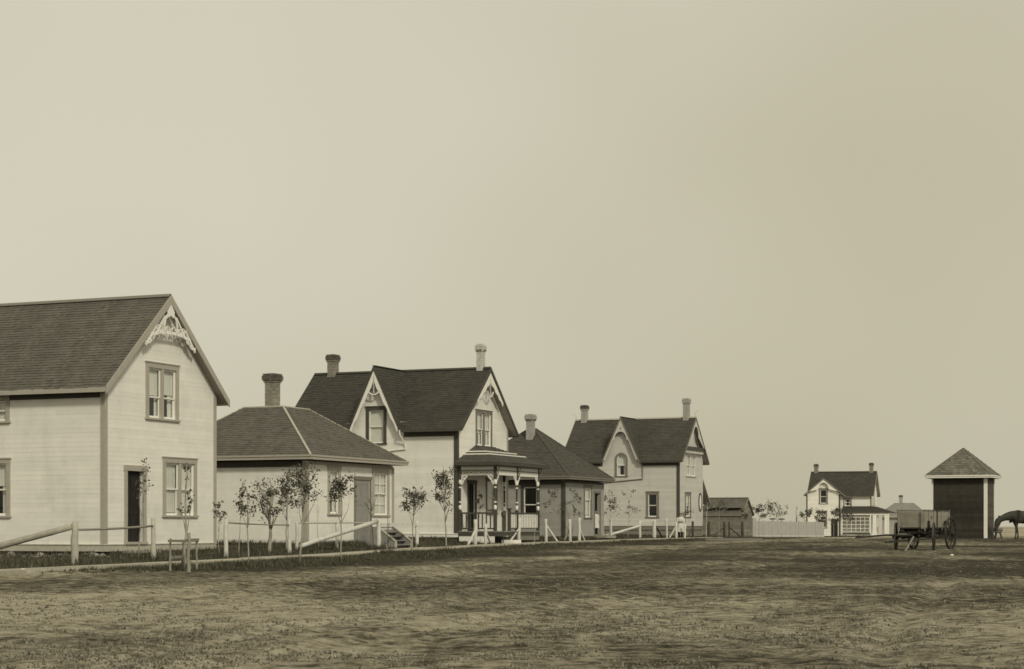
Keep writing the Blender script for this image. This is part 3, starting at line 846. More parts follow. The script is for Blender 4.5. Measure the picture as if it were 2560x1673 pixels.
# ================================================================== HOUSE 2, white cottage
h2 = House('cottage', (-7.59, 68.0), TH, 7.1, 6.4, .33, 'low white cottage with brown truncated hip roof and dark brick chimney')
op(h2, 'front', 1.6, 2.62, 1.36, 3.2, .13); op(h2, 'front', 5.24, 6.7, 1.33, 3.22, .13)
dop(h2, 'front', 3.72, 5.13, .92, 2.86)
hip_walls(h2, 3.36, m_white, True)
hip_roof(h2, .42, 3.56, (2.35, 4.3, 2.35, 4.1, 5.56), m_sh2, m_soffit, m_trim, m_woodpale, wr=(.13, .26), deck=m_woodpale)
corner_boards(h2, .33, 3.3, .15, m_trim, ((0, 0), (1, 0)))
mb = MB(); mb.box(.16, 6.95, -.03, -.001, 3.24, 3.37); mb.build('frieze_eave_shade', m_trim, h2.root)
mb = MB(); mb.box(-.03, -.001, .16, 6.3, 3.14, 3.37); mb.build('frieze_eave_shade', m_trimdark, h2.root)  # dark frieze on the left side carries the painted eave shadow
window(h2, 'front', 1.6, 2.62, 1.36, 3.2, m_trim, .15, blind=.45, curtain=True)
window(h2, 'front', 5.24, 6.7, 1.33, 3.22, m_trim, .14, blind=1.0, curtain=False, muntins=2, sashm=m_whitetrim)
door(h2, 'front', 3.72, 5.13, .92, 2.86, m_trimmid, m_doorgrey, .1, recess=-.02)
foundation(h2, -.1, .33, .05)
chimney(h2, 3.0, 3.2, 5.3, 6.9, .44, .44, m_brick, m_brickdark, flare=.09)
# landing with board sides and steep steps going down to the street
ld = MB(); ld.box(3.70, 5.12, -1.0, -.04, .86, .92); lo = ld.build('landing', m_greyboard, h2.root)
for k in range(7):
    mb = MB(); y = -.99 + k * .136; mb.box(3.70, 3.73, y, y + .13, .12, .858); mb.build('landing_board', m_greyboard, lo)
for k in range(4):
    mb = MB(); mb.box(3.76, 5.06, -1.02 - (k + 1) * .19, -1.0 - k * .19, .70 - k * .165, .735 - k * .165); mb.build('step', m_greyboard, lo)
    mb = MB(); mb.box(3.76, 5.06, -1.02 - k * .19, -1.0 - k * .19, .575 - k * .165, .698 - k * .165 + (.12 if k == 0 else 0)); mb.build('riser', m_greyboard, lo)
for x in (3.70, 5.07):
    mb = MB(); mb.prism([(x, -1.005, .1), (x, -1.80, .1), (x, -1.80, .34), (x, -1.005, .92)], (.04, 0, 0)); mb.build('stair_side', m_greyboard, lo)
    mb = MB(); mb.bar((x + .02, -.98, .97), (x + .02, -1.83, .36), .10, .035); mb.bar((x + .02, -1.82, .36), (x + .02, -1.82, .10), .08, .06, up=(1, 0, 0)); mb.build('stair_cap', m_woodpale, lo)

# ================================================================== HOUSE 3, white house with porch
h3 = House('porch_house', (-2.5, 84.0), TH, 5.8, 8.6, .60, 'white two-storey house with steep dark roof and dark spindled corner porch')
cr3 = (4.1, 1.36, 8.36, .34)
op(h3, 'front', 2.02, 3.9, 4.66, 6.38, .12); op(h3, 'front', 3.2, 4.5, 1.5, 3.2, .12); dop(h3, 'front', 1.1, 2.1, .72, 3.05)
op(h3, 'left', 3.6, 4.66, 4.74, 6.49, .14)
rf3, zr3, k3 = gable_roof(h3, 5.41, 8.37, .40, .38, m_sh3, m_soffit, m_trimdark, cross=cr3, expo=.14, wr=(.16, .32), rake_w=.14, fasc=m_trimdark, crossm=m_trimdark)
gable_walls(h3, zr3, .10, m_white2, False, cross=cr3, zt=5.41)
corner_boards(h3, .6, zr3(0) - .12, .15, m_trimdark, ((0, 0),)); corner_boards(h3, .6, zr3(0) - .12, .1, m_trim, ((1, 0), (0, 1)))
window(h3, 'front', 2.02, 3.9, 4.66, 6.38, m_trimmid, .12, bays=2, blind=.6, curtain=True)
window(h3, 'front', 3.2, 4.5, 1.5, 3.2, m_trimmid, .12, blind=.9)
window(h3, 'left', 3.6, 4.66, 4.74, 6.49, m_trimdark, .15, blind=.95, curtain=True)
door(h3, 'front', 1.1, 2.1, .72, 3.05, m_trimdark, m_door, .12)
skirt(h3, .44, .585, m_whitetrim); foundation(h3, -.1, .44, .06)
mb = MB(); mb.box(-.03, -.001, .16, 2.7, 5.06, zr3(0) - .13); mb.box(-.03, -.001, 5.5, 8.5, 5.06, zr3(0) - .13); mb.build('frieze_eave_shade', m_trimdark, h3.root)  # dark colour paints the shadow band below the eaves
chimney(h3, 2.9, 8.0, 7.9, 9.30, .42, .42, m_brick, m_brickdark, flare=.07)
chimney(h3, 2.9, .12, 7.9, 9.5, .32, .32, m_brickwhite, mortar=m_mortarpale, flare=.06, panels=True)
# pierced gable ornaments
def gable_orn(h, P3, c, za, k, depth, mat, y0, y1, drop, name='gable_ornament', pend=True):
    """white sawn boards following both rakes with scalloped inner edge"""
    mb = MB()
    for sg in (-1, 1):
        outer = [(c, za), (c + sg * drop / k, za - drop)]
        inner = []
        n = 7
        for i in range(n, -1, -1):
            t = i / n; d = drop * t; wv = .30 * (1 - t) + .10 + (.07 if i % 2 else 0)
            inner.append((c + sg * max(d / k - .04, 0), za - d - wv))
        inner[-1] = (c, za - .42)
        pl = outer + inner
        mb.prism([P3(a, b, y0) for a, b in pl], Vector(P3(0, 0, y1)) - Vector(P3(0, 0, y0)))
    if pend:
        for i in range(2): strip(mb, [(c, za - .3), (c, za - 1.05)], .06, y0 - .002, y1 + .002, P3)
        strip(mb, arc(c, za - .78, .34, 200, 340, 8), .06, y0 - .001, y1 + .001, P3)
    return mb.build(name, mat, h.root)
PF = lambda s_, z_, y_: (s_, y_, z_)
PL = lambda s_, z_, y_: (y_, s_, z_)
gable_orn(h3, PF, 2.9, 8.37 - .22, k3, None, m_whitetrim, -.40, -.365, 1.35)
gable_orn(h3, PL, 4.1, 8.36 - .20, (8.36 - 5.41) / 1.36, None, m_whitetrim, -.345, -.31, 2.7)
# downpipe
mb = MB(); mb.tube([(-.42, 2.72, 5.36), (-.40, 2.72, 5.15), (-.08, 2.62, 4.75), (-.06, 2.6, 4.5), (-.06, 4.6, 4.35)], .035, 6); mb.build('downpipe', m_whitetrim, h3.root)

# --- porch
pd = -1.87; fx0, fx1 = -.02, 5.35; FZ = .72
mb = MB(); mb.box(fx0, fx1, pd - .08, -.05, FZ - .05, FZ); porch = mb.build('porch', m_greyboard, h3.root)
mb = MB(); mb.box(fx0 + .03, fx1 - .03, pd - .02, pd + .02, FZ - .22, FZ - .052); mb.box(fx0 + .03, fx0 + .07, pd + .022, -.06, FZ - .22, FZ - .052); mb.build('floor_beam', m_trimdark, porch)
mb = MB(); mb.box(fx0 + .05, fx0 + .08, pd + .03, -.08, .18, FZ - .225); mb.build('skirt_panel', m_whitetrim, porch)
mb = MB(); mb.box(2.6, fx1 - .05, pd + .0, pd + .04, .3, FZ - .225); mb.build('skirt_panel', m_trimmid, porch)
def turned_post(x, y, half=False):
    mb = MB(); r = .06
    mb.box(x - .065, x + .065, y - .065, y + .065, FZ, FZ + .95)
    mb.lathe([(.05, FZ + .95), (.04, FZ + 1.02), (.045, FZ + 1.4), (.05, FZ + 2.0), (.04, FZ + 2.35)], (x, y, 0), 8)
    mb.box(x - .06, x + .06, y - .06, y + .06, FZ + 2.35, FZ + 2.95)
    mb.build('post', m_trimdark, porch)
    for z, hh, rr in ((FZ + .98, .20, .075), (FZ + 1.28, .07, .07), (FZ + 1.95, .07, .07), (FZ + 2.14, .22, .07)):
        rg = MB(); rg.lathe([(rr * .7, z), (rr, z + hh * .3), (rr, z + hh * .7), (rr * .7, z + hh)], (x, y, 0), 8)
        rg.build('post_ring', m_whitetrim, porch)
posts = [(fx0 + .08, -.12), (fx0 + .08, pd), (2.55, pd), (5.15, pd), (5.15, -.12)]
for x, y in posts: turned_post(x, y)
PS = lambda s_, z_, o_: (fx0 + .08 - o_, s_, z_)        # left side plane, s along local Y
PFp = lambda s_, z_, o_: (s_, pd - o_, z_)
zf = FZ + 2.95
def porch_band(P, s0, s1):
    mb = MB(); mb.pbox(P, s0, s1, zf - .16, zf - .02, -.03, .035); mb.build('frieze', m_whitetrim, porch)
    mb = MB(); mb.pbox(P, s0, s1, zf - .205, zf - .162, -.03, .05); mb.build('frieze_moulding', m_trimmid, porch)
    mb = MB(); mb.pbox(P, s0, s1, zf - .41, zf - .385, -.02, .03)
    n = max(2, int((s1 - s0) / .16)); st = (s1 - s0) / n
    for i in range(n):
        a = s0 + st * i
        if i % 3 == 2:
            strip(mb, arc(a + st / 2, zf - .295, .055, 0, 360, 8), .022, 0, .02, P)
        else:
            strip(mb, [(a, zf - .21), (a + st, zf - .38)], .022, 0, .02, P); strip(mb, [(a, zf - .38), (a + st, zf - .21)], .022, .003, .023, P)
    mb.build('fretwork', m_whitetrim, porch)
porch_band(PS, pd + .065, -.19)
for a, b in ((fx0 + .15, 2.49), (2.61, 5.09)):
    mb = MB(); mb.pbox(PFp, a, b, zf - .16, zf - .02, -.03, .035); mb.pbox(PFp, a, b, zf - .40, zf - .21, -.03, .03); mb.build('frieze', m_whitetrim, porch)
    mb = MB(); mb.pbox(PFp, a, b, zf - .205, zf - .162, -.03, .05); mb.build('frieze_moulding', m_trimmid, porch)
def bracket(P, s, z, sg, mat=m_whitetrim):
    mb = MB(); strip(mb, [(s, z - .02), (s + sg * .30, z - .02)], .035, -.015, .02, P); strip(mb, [(s + sg * .02, z), (s + sg * .02, z - .42)], .04, -.013, .018, P)
    strip(mb, [(s + sg * .28, z - .04), (s + sg * .2, z - .14), (s + sg * .12, z - .22), (s + sg * .03, z - .4)], .06, -.014, .019, P)
    strip(mb, [(s + sg * (x), z - .11 + y) for x, y in arc(.1, 0, .05, 0, 360, 8)], .03, -.012, .017, P)
    mb.build('bracket', mat, porch)
zb_ = zf - .41
for P, s, sg in ((PS, pd + .065, 1), (PS, -.19, -1), (PFp, fx0 + .145, 1), (PFp, 2.49, -1), (PFp, 2.61, 1), (PFp, 5.09, -1)): bracket(P, s, zb_, sg)
for x, y in posts[1:4]:   # openwork brackets standing out from the corners
    mb = MB(); PO = lambda s_, z_, o_: (x + o_, y - s_, z_)
    strip(mb, [(.06, zf), (.2, zf - .02), (.17, zf - .25), (.07, zf - .55)], .035, -.015, .015, PO); strip(mb, [(.08, zf - .15), (.18, zf - .2)], .03, -.012, .012, PO)
    mb.build('bracket', m_trimmid, porch)
bal_me = MB(); bal_me.box(-.042, .042, -.012, .012, 0, .62); bal_me = bal_me.mesh('baluster', m_whitetrim)
bal_dk = MB(); bal_dk.box(-.012, .012, -.03, .03, 0, .62); bal_dk = bal_dk.mesh('baluster', m_trimdark)
mb = MB(); mb.box(1.72, 5.09, pd - .03, pd + .03, FZ + .78, FZ + .86); mb.box(1.72, 5.09, pd - .02, pd + .02, FZ + .10, FZ + .15); mb.build('rail', m_trimdark, porch)
n = 17
for i in range(n): inst('baluster', bal_me, porch, (1.88 + (5.02 - 1.88) * i / (n - 1), pd, FZ + .155))
mb = MB(); mb.box(1.62, 1.74, pd - .06, pd + .06, FZ, FZ + 1.0); mb.box(1.58, 1.78, pd - .1, pd + .1, FZ + 1.0, FZ + 1.05); mb.build('newel', m_trimdark, porch)
mb = MB(); mb.box(fx0 + .05, fx0 + .11, pd + .07, -.18, FZ + .78, FZ + .86); mb.box(fx0 + .06, fx0 + .10, pd + .07, -.18, FZ + .08, FZ + .15); mb.build('rail', m_trimdark, porch)
for i in range(8): inst('baluster', bal_dk, porch, (fx0 + .08, pd + .24 + i * .2, FZ + .155))
# porch roof
E0 = (-.32, -2.25); E1 = 5.7; ze_, zt_ = zf + .18, 4.72
pa, pb, pc, pd_ = (E0[0], E0[1], ze_), (E1, E0[1], ze_), (E1, -.03, ze_), (E0[0], -.03, ze_)
t0, t1 = (2.0, -.03, zt_), (3.9, -.03, zt_)
fcs = [[pa, pb, t1, t0], [pd_, pa, t0], [pb, pc, t1]]
mb = MB()
for f in fcs: mb.prism(f, (0, 0, -.05))
pr = mb.build('porch_roof', m_trimmid, h3.root)
for f in fcs: shingles(f, pr, m_sh4, .13, .18, .34, lift=.01)
mb = MB(); mb.box(E0[0], E1, E0[1] - .02, E0[1] + .0, ze_ - .14, ze_ - .003); mb.box(E0[0] - .02, E0[0], E0[1], -.03, ze_ - .14, ze_ - .003); mb.build('fascia', m_trimdark, pr)
mb = MB(); mb.box(E0[0], E1, E0[1] + .002, -.05, ze_ - .14, ze_ - .12); mb.build('porch_ceiling', m_trimmid, pr)
for tt in (.42, .58):   # pale boards nailed along the slope
    mb = MB(); L = lambda a, b, t: Vector(a).lerp(Vector(b), t)
    u = Vector((0, 0, .03)); mb.bar(L(pa, t0, tt) + u, L(pb, t1, tt) + u, .10, .03, up=(0, -.35, 1)); mb.bar(L(pd_, t0, tt) + u, L(pa, t0, tt) + u, .10, .03, up=(-.35, 0, 1)); mb.build('roof_batten', m_whitetrim, pr)
# hanging lantern by the porch corner and stone step
mb = MB(); mb.box(.5, 1.3, pd - .75, pd - .12, .12, .32); mb.build('porch_step', m_whitetrim, porch)
mb = MB(); mb.lathe([(.02, 1.62), (.11, 1.58), (.12, 1.42), (.07, 1.36), (.03, 1.34)], (.42, pd - .25, 0), 8); mb.tube([(.42, pd - .25, .2), (.42, pd - .25, 1.36)], .02, 6); mb.build('lamp_stand', m_trimdark, porch)

# ================================================================== HOUSE 4, grey cottage
h4 = House('grey_cottage', (2.71, 96.0), TH, 5.9, 6.0, .42, 'grey clapboard cottage with dark pyramid roof and pale chimney')
op(h4, 'front', 2.86, 4.08, 1.36, 3.12, .11); op(h4, 'left', 1.37, 2.42, 1.45, 3.15, .14); dop(h4, 'front', 4.38, 5.41, .5, 2.85)
hip_walls(h4, 3.34, m_greywall, False)
hip_roof(h4, .46, 3.54, (2.8, 3.1, 2.85, 3.15, 6.22), m_sh4, m_trimdark, m_trimmid, m_sh4, wr=(.16, .32), deck=m_sh4)
corner_boards(h4, .42, 3.3, .15, m_trimdark, ((0, 0),)); corner_boards(h4, .42, 3.3, .1, m_trim, ((1, 0),))
mb = MB(); mb.box(-.03, -.001, .16, 5.9, 3.12, 3.35); mb.box(.16, 5.8, -.03, -.001, 3.22, 3.35); mb.build('frieze_eave_shade', m_trimdark, h4.root)  # eave shadow painted as a dark frieze on both walls
window(h4, 'front', 2.86, 4.08, 1.36, 3.12, m_trimmid, .12, blind=.9, curtain=True, meet=.6)
window(h4, 'left', 1.37, 2.42, 1.45, 3.15, m_trimdark, .15, blind=0, curtain=False, meet=.38)
mb = MB(); P_ = h4.P('front'); d4 = door(h4, 'front', 4.38, 5.41, .5, 2.85, m_trimmid, m_door, .10, recess=-1.2, knob=False)
foundation(h4, -.1, .42, .04, m_trimmid)
chimney(h4, 2.2, 2.8, 4.8, 6.96, .38, .38, m_brickdull, mortar=m_mortarpale, dark=m_brickdull, flare=.08, panels=True)
mb = MB(); mb.box(4.2, 5.6, -.85, -.06, .30, .44); mb.build('door_step', m_wood, h4.root)

# ================================================================== HOUSE 5, pale house with arched window
h5 = House('cross_gabled_house', (11.22, 124.0), TH, 5.43, 8.1, .95, 'pale two-storey house with arched dormer window and two tall chimneys')
cr5 = (4.05, 1.36, 8.38, .32)
op(h5, 'left', 3.64, 4.56, 4.32, 5.96, .13, arched=True); op(h5, 'left', 1.4, 2.31, 1.52, 3.27, .13)
op(h5, 'front', 1.5, 3.8, 4.33, 5.9, .1); op(h5, 'front', 1.3, 2.6, 1.54, 3.25, .1)
rf5, zr5, k5 = gable_roof(h5, 5.38, 8.40, .36, .32, m_sh5, m_soffit, m_trimmid, cross=cr5, expo=.15, wr=(.2, .4), rake_w=.12, fasc=m_trimdark, crossm=m_trimdark, ridgem=m_trim)
gable_walls(h5, zr5, .10, m_cream, False, cross=cr5, zt=5.38)
corner_boards(h5, .95, zr5(0) - .12, .15, m_trimdark, ((0, 0),))
window(h5, 'left', 3.64, 4.56, 4.32, 5.96, m_trimmid, .14, blind=.5, arched=True, curtain=True)
window(h5, 'left', 1.4, 2.31, 1.52, 3.27, m_trimmid, .14, blind=0)
window(h5, 'front', 1.5, 3.8, 4.33, 5.9, m_cream, .1, bays=2, blind=1.0)
window(h5, 'front', 1.3, 2.6, 1.54, 3.25, m_trimmid, .12, blind=.4, curtain=True)
# oval window
ov = MB(); PF5 = h5.P('front')
strip(ov, [(4.75 + .32 * math.cos(a * math.pi / 10), 2.62 + .6 * math.sin(a * math.pi / 10)) for a in range(21)], .11, .024, .06, PF5)
ovo = ov.build('oval_window', m_trimdark, h5.root)
g = MB(); g.add([PF5(4.75 + .30 * math.cos(a * math.pi / 10), 2.62 + .58 * math.sin(a * math.pi / 10), .03) for a in range(20)], [tuple(range(20))]); g.build('pane', m_curtain, ovo)
skirt(h5, .7, .94, m_trimmid); foundation(h5, -.1, .7, .03, m_stone)
mb = MB(); mb.box(-.03, -.001, .16, 2.65, 5.04, zr5(0) - .13); mb.box(-.03, -.001, 5.45, 8.0, 5.04, zr5(0) - .13); mb.build('frieze_eave_shade', m_trimdark, h5.root)  # frieze coloured dark to stand for the eave shadow
# gable pent with dentils
mb = MB(); mb.box(.55, 4.9, -.30, -.005, 6.10, 6.38); pn = mb.build('gable_pent', m_trimdark, h5.root)
for i in range(14):
    mb = MB(); x = .75 + i * .29; mb.box(x, x + .14, -.28, -.05, 5.92, 6.095); mb.build('dentil', m_cream, pn)
chimney(h5, 2.7, 7.8, 7.9, 9.45, .40, .40, m_brickdull, mortar=m_mortarpale, dark=m_brickdark, flare=.06)
chimney(h5, 2.7, .32, 7.9, 9.72, .40, .40, m_brickdull, mortar=m_mortarpale, dark=m_brickdull, flare=.06)
def arch_orn(h, P3, c, za, k, y0, y1, mat, r=.48, zc=1.55, foot=2.35):
    mb = MB(); off = Vector(P3(0, 0, y1)) - Vector(P3(0, 0, y0))
    for sg in (-1, 1):
        pl = [(c, za), (c + sg * foot / k, za - foot), (c + sg * (foot / k - .14), za - foot + .02)]
        pl += [(c + sg * (r + .14), za - zc - .02), (c + sg * (r + .10), za - zc + .05), (c + sg * r, za - zc + .04)]
        pl += [(c + sg * r * math.cos(a), za - zc + .05 + r * 1.25 * math.sin(a)) for a in [math.pi / 2 * i / 6 for i in range(1, 7)]]
        mb.prism([P3(a, b, y0) for a, b in pl], off)
    o = mb.build('gable_ornament', mat, h.root)
    q = MB(); q.prism([P3(c, za - .52, y0 - .004), P3(c + .05, za - .6, y0 - .004), P3(c, za - .68, y0 - .004), P3(c - .05, za - .6, y0 - .004)], off * .1); q.build('pierced_mark', m_trimdark, o)
arch_orn(h5, PL, 4.05, 8.38 - .18, (8.38 - 5.38) / 1.36, -.33, -.30, m_cream, r=.44, zc=1.42, foot=2.75)
arch_orn(h5, PF, 2.715, 8.40 - .18, k5, -.37, -.34, m_cream, r=.6, zc=1.25, foot=1.9)
mb = MB(); mb.tube([(-.36, 2.62, 5.3), (-.08, 2.55, 5.0), (-.06, 2.55, 4.15), (-.06, 6.2, 3.85)], .035, 6); mb.build('downpipe', m_trimmid, h5.root)
for y, lz in ((-.3, 8.42), (8.45, 8.42), ):
    mb = MB(); mb.tube([(2.71, y, lz), (2.71, y, lz + .28), (2.71, y + (-.25 if y < 1 else .25), lz + .5)], [.03, .02, .012], 6); mb.build('finial', m_cream, h5.root)
# lean-to on the far side
mb = MB(); mb.prism([(5.45, .12, 4.7), (7.7, .12, 2.60), (7.7, .12, 2.48), (5.45, .12, 4.58)], (0, 4.0, 0)); lt = mb.build('lean_to_roof', m_trim, h5.root)
mb = MB(); mb.prism([(5.47, .5, .2), (6.7, .5, .2), (6.7, .5, 3.15), (5.47, .5, 4.4)], (0, 3.4, 0)); mb.build('lean_to_wall', m_cream, lt)

# ================================================================== HOUSE 6, distant white house
h6 = House('distant_house', (38.98, 200.0), 17.0, 6.0, 6.6, -.1, 'distant white house with dark roof, arched side gable and glazed veranda')
op(h6, 'left', 2.1, 3.0, 3.1, 4.0, .1)
rf6, zr6, k6 = gable_roof(h6, 4.36, 6.96, .3, .4, m_sh3, m_soffit, m_trimmid, expo=.2, wr=(.3, .6), rake_w=.1, fasc=m_trimdark)
gable_walls(h6, zr6, .10, m_white2, False, row=.18)
foundation(h6, -.5, -.1)
corner_boards(h6, -.1, 4.4, .1, m_trimmid, ((0, 0),))
window(h6, 'left', 2.1, 3.0, 3.1, 4.0, m_trimmid, .12, blind=.0, curtain=True)
for a, b in ((1.2, 1.9), (2.6, 3.3)): window(h6, 'front', a, b, 3.2, 4.9, m_trim, .1, blind=1)
# wing towards the camera
PW = lambda a, z, o: (-2.0 - o, a, z)
h6.ops['wing'] = []; op(h6, 'wing', 4.42, 5.38, 3.36, 5.02, .12); op(h6, 'wing', 4.5, 5.4, .75, 2.6, .12)
def wsp(z):
    if z <= 4.45: return 3.12, 6.73
    d = (z - 4.45) / .83; return 3.12 + d, 6.73 - d
wall(h6, 'wing', wsp, 5.95, [(3.12, -.1), (6.73, -.1), (6.73, 4.45), (4.925, 5.95), (3.12, 4.45)], m_white2, False, .18, P=PW)
PWL = lambda a, z, o: (a, 6.73 + o, z); PWR = lambda a, z, o: (a, 3.12 - o, z)
h6.ops['none'] = []
for PP in (PWL, PWR): wall(h6, 'none', lambda z: (-2.0, 0), 4.45, rect(-2, 0, -.1, 4.45), m_white2, False, .18, P=PP)
window(h6, 'wing', 4.42, 5.38, 3.36, 5.02, m_trimmid, .13, blind=0, P=PW); window(h6, 'wing', 4.5, 5.4, .75, 2.6, m_trimmid, .13, blind=.3, P=PW)
wf = [[(-2.32, 2.66, 4.34), (2.0, 2.66, 4.34), (2.0, 4.85, 6.14), (-2.32, 4.85, 6.14)], [(-2.32, 7.0, 4.34), (2.0, 7.0, 4.34), (2.0, 4.85, 6.14), (-2.32, 4.85, 6.14)]]
wr_ = slab(wf, .1, m_soffit, h6)
for f in wf: shingles(f, wr_, m_sh3, .2, .3, .6)
for sg, yt in ((-1, 2.66), (1, 7.0)):
    mb = MB(); mb.prism([(-2.36, yt, 4.36), (-2.36, 4.85, 6.17), (-2.36, 4.85, 5.98), (-2.36, yt, 4.2)], (.03, 0, 0)); mb.build('rake_board', m_trimmid, wr_)
arch_orn(h6, lambda s_, z_, y_: (y_, s_, z_), 4.85, 5.98, .83, -2.33, -2.30, m_whitetrim, r=.55, zc=1.05, foot=1.25)
for y in (3.17, 6.68):
    mb = MB(); mb.box(-2.04, -1.9, y - .07, y + .07, -.1, 4.4); mb.build('corner_board', m_trimdark, h6.root)
chimney(h6, 3.0, 6.35, 6.7, 7.85, .42, .42, m_brick, m_brickdark, flare=.05); chimney(h6, 3.0, .3, 6.7, 7.92, .42, .42, m_brick, m_brickdark, flare=.05)
# veranda
va, vb, vc, vd = (-2.2, 3.0, 2.42), (-2.2, -2.2, 2.42), (6.0, -2.2, 2.42), (-.02, 3.0, 3.12)
vfs = [[va, vb, (-.02, -.1, 3.12), (-.02, 3.0, 3.12)], [vb, vc, (6.0, -.02, 3.12), (-.02, -.02, 3.12)]]
vr_ = slab(vfs, .08, m_trimmid, h6, 'veranda_roof')
for f in vfs: shingles(f, vr_, m_sh3, .2, .3, .6)
mb = MB(); mb.box(-2.1, -.02, -2.1, 2.9, -.1, .08); mb.box(0, 6, -2.1, -.05, -.1, .08); ver = mb.build('veranda', m_white, h6.root)
mb = MB(); mb.box(-2.1, -2.04, -.2, 2.9, -.1, .28); mb.build('veranda_base', m_trimdark, ver)
for y in (2.9, -.15, -2.05):
    mb = MB(); mb.box(-2.12, -2.0, y - .06, y + .06, .08, 2.36); mb.build('veranda_post', m_whitetrim, ver)
mb = MB(); mb.box(-2.1, -2.02, -2.1, 2.9, 2.16, 2.34); mb.build('veranda_frieze', m_whitetrim, ver)
for i in range(6):
    mb = MB(); y0_ = -.05 + i * .48; mb.box(-2.09, -2.05, y0_, y0_ + .05, .3, 1.95); mb.build('glazing_bar', m_whitetrim, ver)
for i in range(5):
    mb = MB(); z0_ = .3 + i * .4; mb.box(-2.085, -2.055, -.1, 2.84, z0_, z0_ + .05); mb.build('glazing_bar', m_whitetrim, ver)
g = MB(); g.add([(-2.07, -.05, .32), (-2.07, 2.82, .32), (-2.07, 2.82, 1.92), (-2.07, -.05, 1.92)], [(0, 1, 2, 3)]); g.build('pane', m_glass, ver)
for i in range(3):
    mb = MB(); mb.box(-2.09, -2.03, -2.0 + i * .62, -1.62 + i * .62, .08, 2.15); mb.build('veranda_panel', m_whitetrim if i != 1 else m_cream, ver)
door(h6, 'left', 3.02, 3.10, .0, .01, m_trimmid, m_door, .01, knob=False) if False else None
mb = MB(); mb.box(-2.06, -2.02, 3.35, 4.05, -.1, 1.75); dr6 = mb.build('door', m_door, h6.root)

# ================================================================== HOUSE 7, far hip roof behind the wagon
h7 = House('far_cottage', (58.0, 258.0), 14.0, 5.6, 6.6, -.3, 'faint far cottage with pale grey hip roof behind the wagon')
hip_walls(h7, 2.25, m_greywall, False, row=.3)
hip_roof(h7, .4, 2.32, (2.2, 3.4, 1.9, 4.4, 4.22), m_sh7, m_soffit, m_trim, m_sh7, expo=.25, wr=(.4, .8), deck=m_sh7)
chimney(h7, 2.7, 3.6, 4.0, 5.35, .5, .5, m_brickdull, m_brickdark, flare=.05)

# ================================================================== low barn
h8 = House('barn', (20.52, 165.0), TH, 3.6, 3.6, -.2, 'low weathered board barn behind the dark fence posts', 'barn')
rf8, zr8, k8 = gable_roof(h8, 2.02, 3.50, .15, .10, m_sh2, m_barn, m_wood, expo=.2, wr=(.3, .6), rake_w=.08, fasc=m_barn)
gable_walls(h8, zr8, .1, m_barn, False, row=.22)

# ================================================================== dark scale shed
hs = House('dark_shed', (26.0, 101.0), TH, 2.75, 2.95, .3, 'small dark shed with white corner boards and shingled pyramid roof', 'shed')
PSh = {}
hip_walls_done = False
for f, L in (('front', 2.75), ('left', 2.95), ('back', 2.75), ('right', 2.95)):
    wall(hs, f, lambda z, L=L: (0, L), 3.62, rect(0, L, .3, 3.62), m_shedwall if f != 'front' else m_shedlit, f in ('left', 'front'), .17)
hip_roof(hs, .32, 3.74, (1.36, 1.39, 1.46, 1.49, 5.28), m_shs, m_soffit, m_whitetrim, m_shs, wr=(.12, .26), expo=.145, fh=.14)
corner_boards(hs, .28, 3.6, .14, m_whitetrim, ((0, 0), (1, 0)), proud=.035); corner_boards(hs, .28, 3.6, .06, m_whitetrim, ((0, 1), (1, 1)), proud=.03)
mb = MB(); mb.box(-.1, 2.85, -.1, 3.05, .12, .29); mb.build('sill_beam', m_postdark, hs.root)
foundation(hs, -.1, .2, -.03)

# ================================================================== fences
def post_mesh(name, hgt, r0, r1, mat, square=False, seed=0, cap=False):
    rnd = random.Random(seed); mb = MB()
    if square:
        mb.box(-r0, r0, -r0, r0, -.25, hgt)
    else:
        n = 6; mb.tube([(rnd.uniform(-.012, .012), rnd.uniform(-.012, .012), -.25 + (hgt + .25) * i / n) for i in range(n + 1)], [r0 + (r1 - r0) * i / n + rnd.uniform(-.006, .006) for i in range(n + 1)], 9)
    return mb.mesh(name, mat, not square)
def add_post(parent, x, y, hgt, r0, r1, mat, square=False, seed=0, origin=(0, 0, 0), lean=0):
    o = inst('post', post_mesh('post', hgt, r0, r1, mat, square, seed), parent, (x - origin[0], y - origin[1], gnd(x, y) - origin[2]), (lean, lean * .6, 0))
    return o
def rail(parent, a, b, r, mat, origin=(0, 0, 0), name='rail', sag=0.0, n=6, r2=None):
    o_ = Vector(origin); a = Vector(a) - o_; b = Vector(b) - o_; pts = []; rr = []
    for i in range(n + 1):
        t = i / n; p = a.lerp(b, t); p.z -= sag * 4 * t * (1 - t); pts.append(p); rr.append(r + ((r2 or r) - r) * t + random.uniform(-.004, .004))
    mb = MB(); mb.tube(pts, rr, 8); return mb.build(name, mat, parent, smooth=True)

# rough rail fence before the tall house
f1 = empty('rail_fence', (-10.39, 43.8, 0), 0, 'rough post and rail fence with a thick leaning log before the tall house', 'fence'); o1 = (-10.39, 43.8, 0)
add_post(f1, -10.39, 43.8, 1.05, .095, .078, m_woodpale, seed=1, origin=o1, lean=.01)
add_post(f1, -9.46, 48.6, 1.15, .066, .058, m_woodpale, seed=2, origin=o1)
rail(f1, (-10.37, 43.9, .86), (-9.46, 48.5, .95), .028, m_wood, o1, sag=.02)
rail(f1, (-10.45, 43.75, .93), (-13.95, 44.2, .02), .074, m_woodlog, o1, 'log_brace', r2=.092)

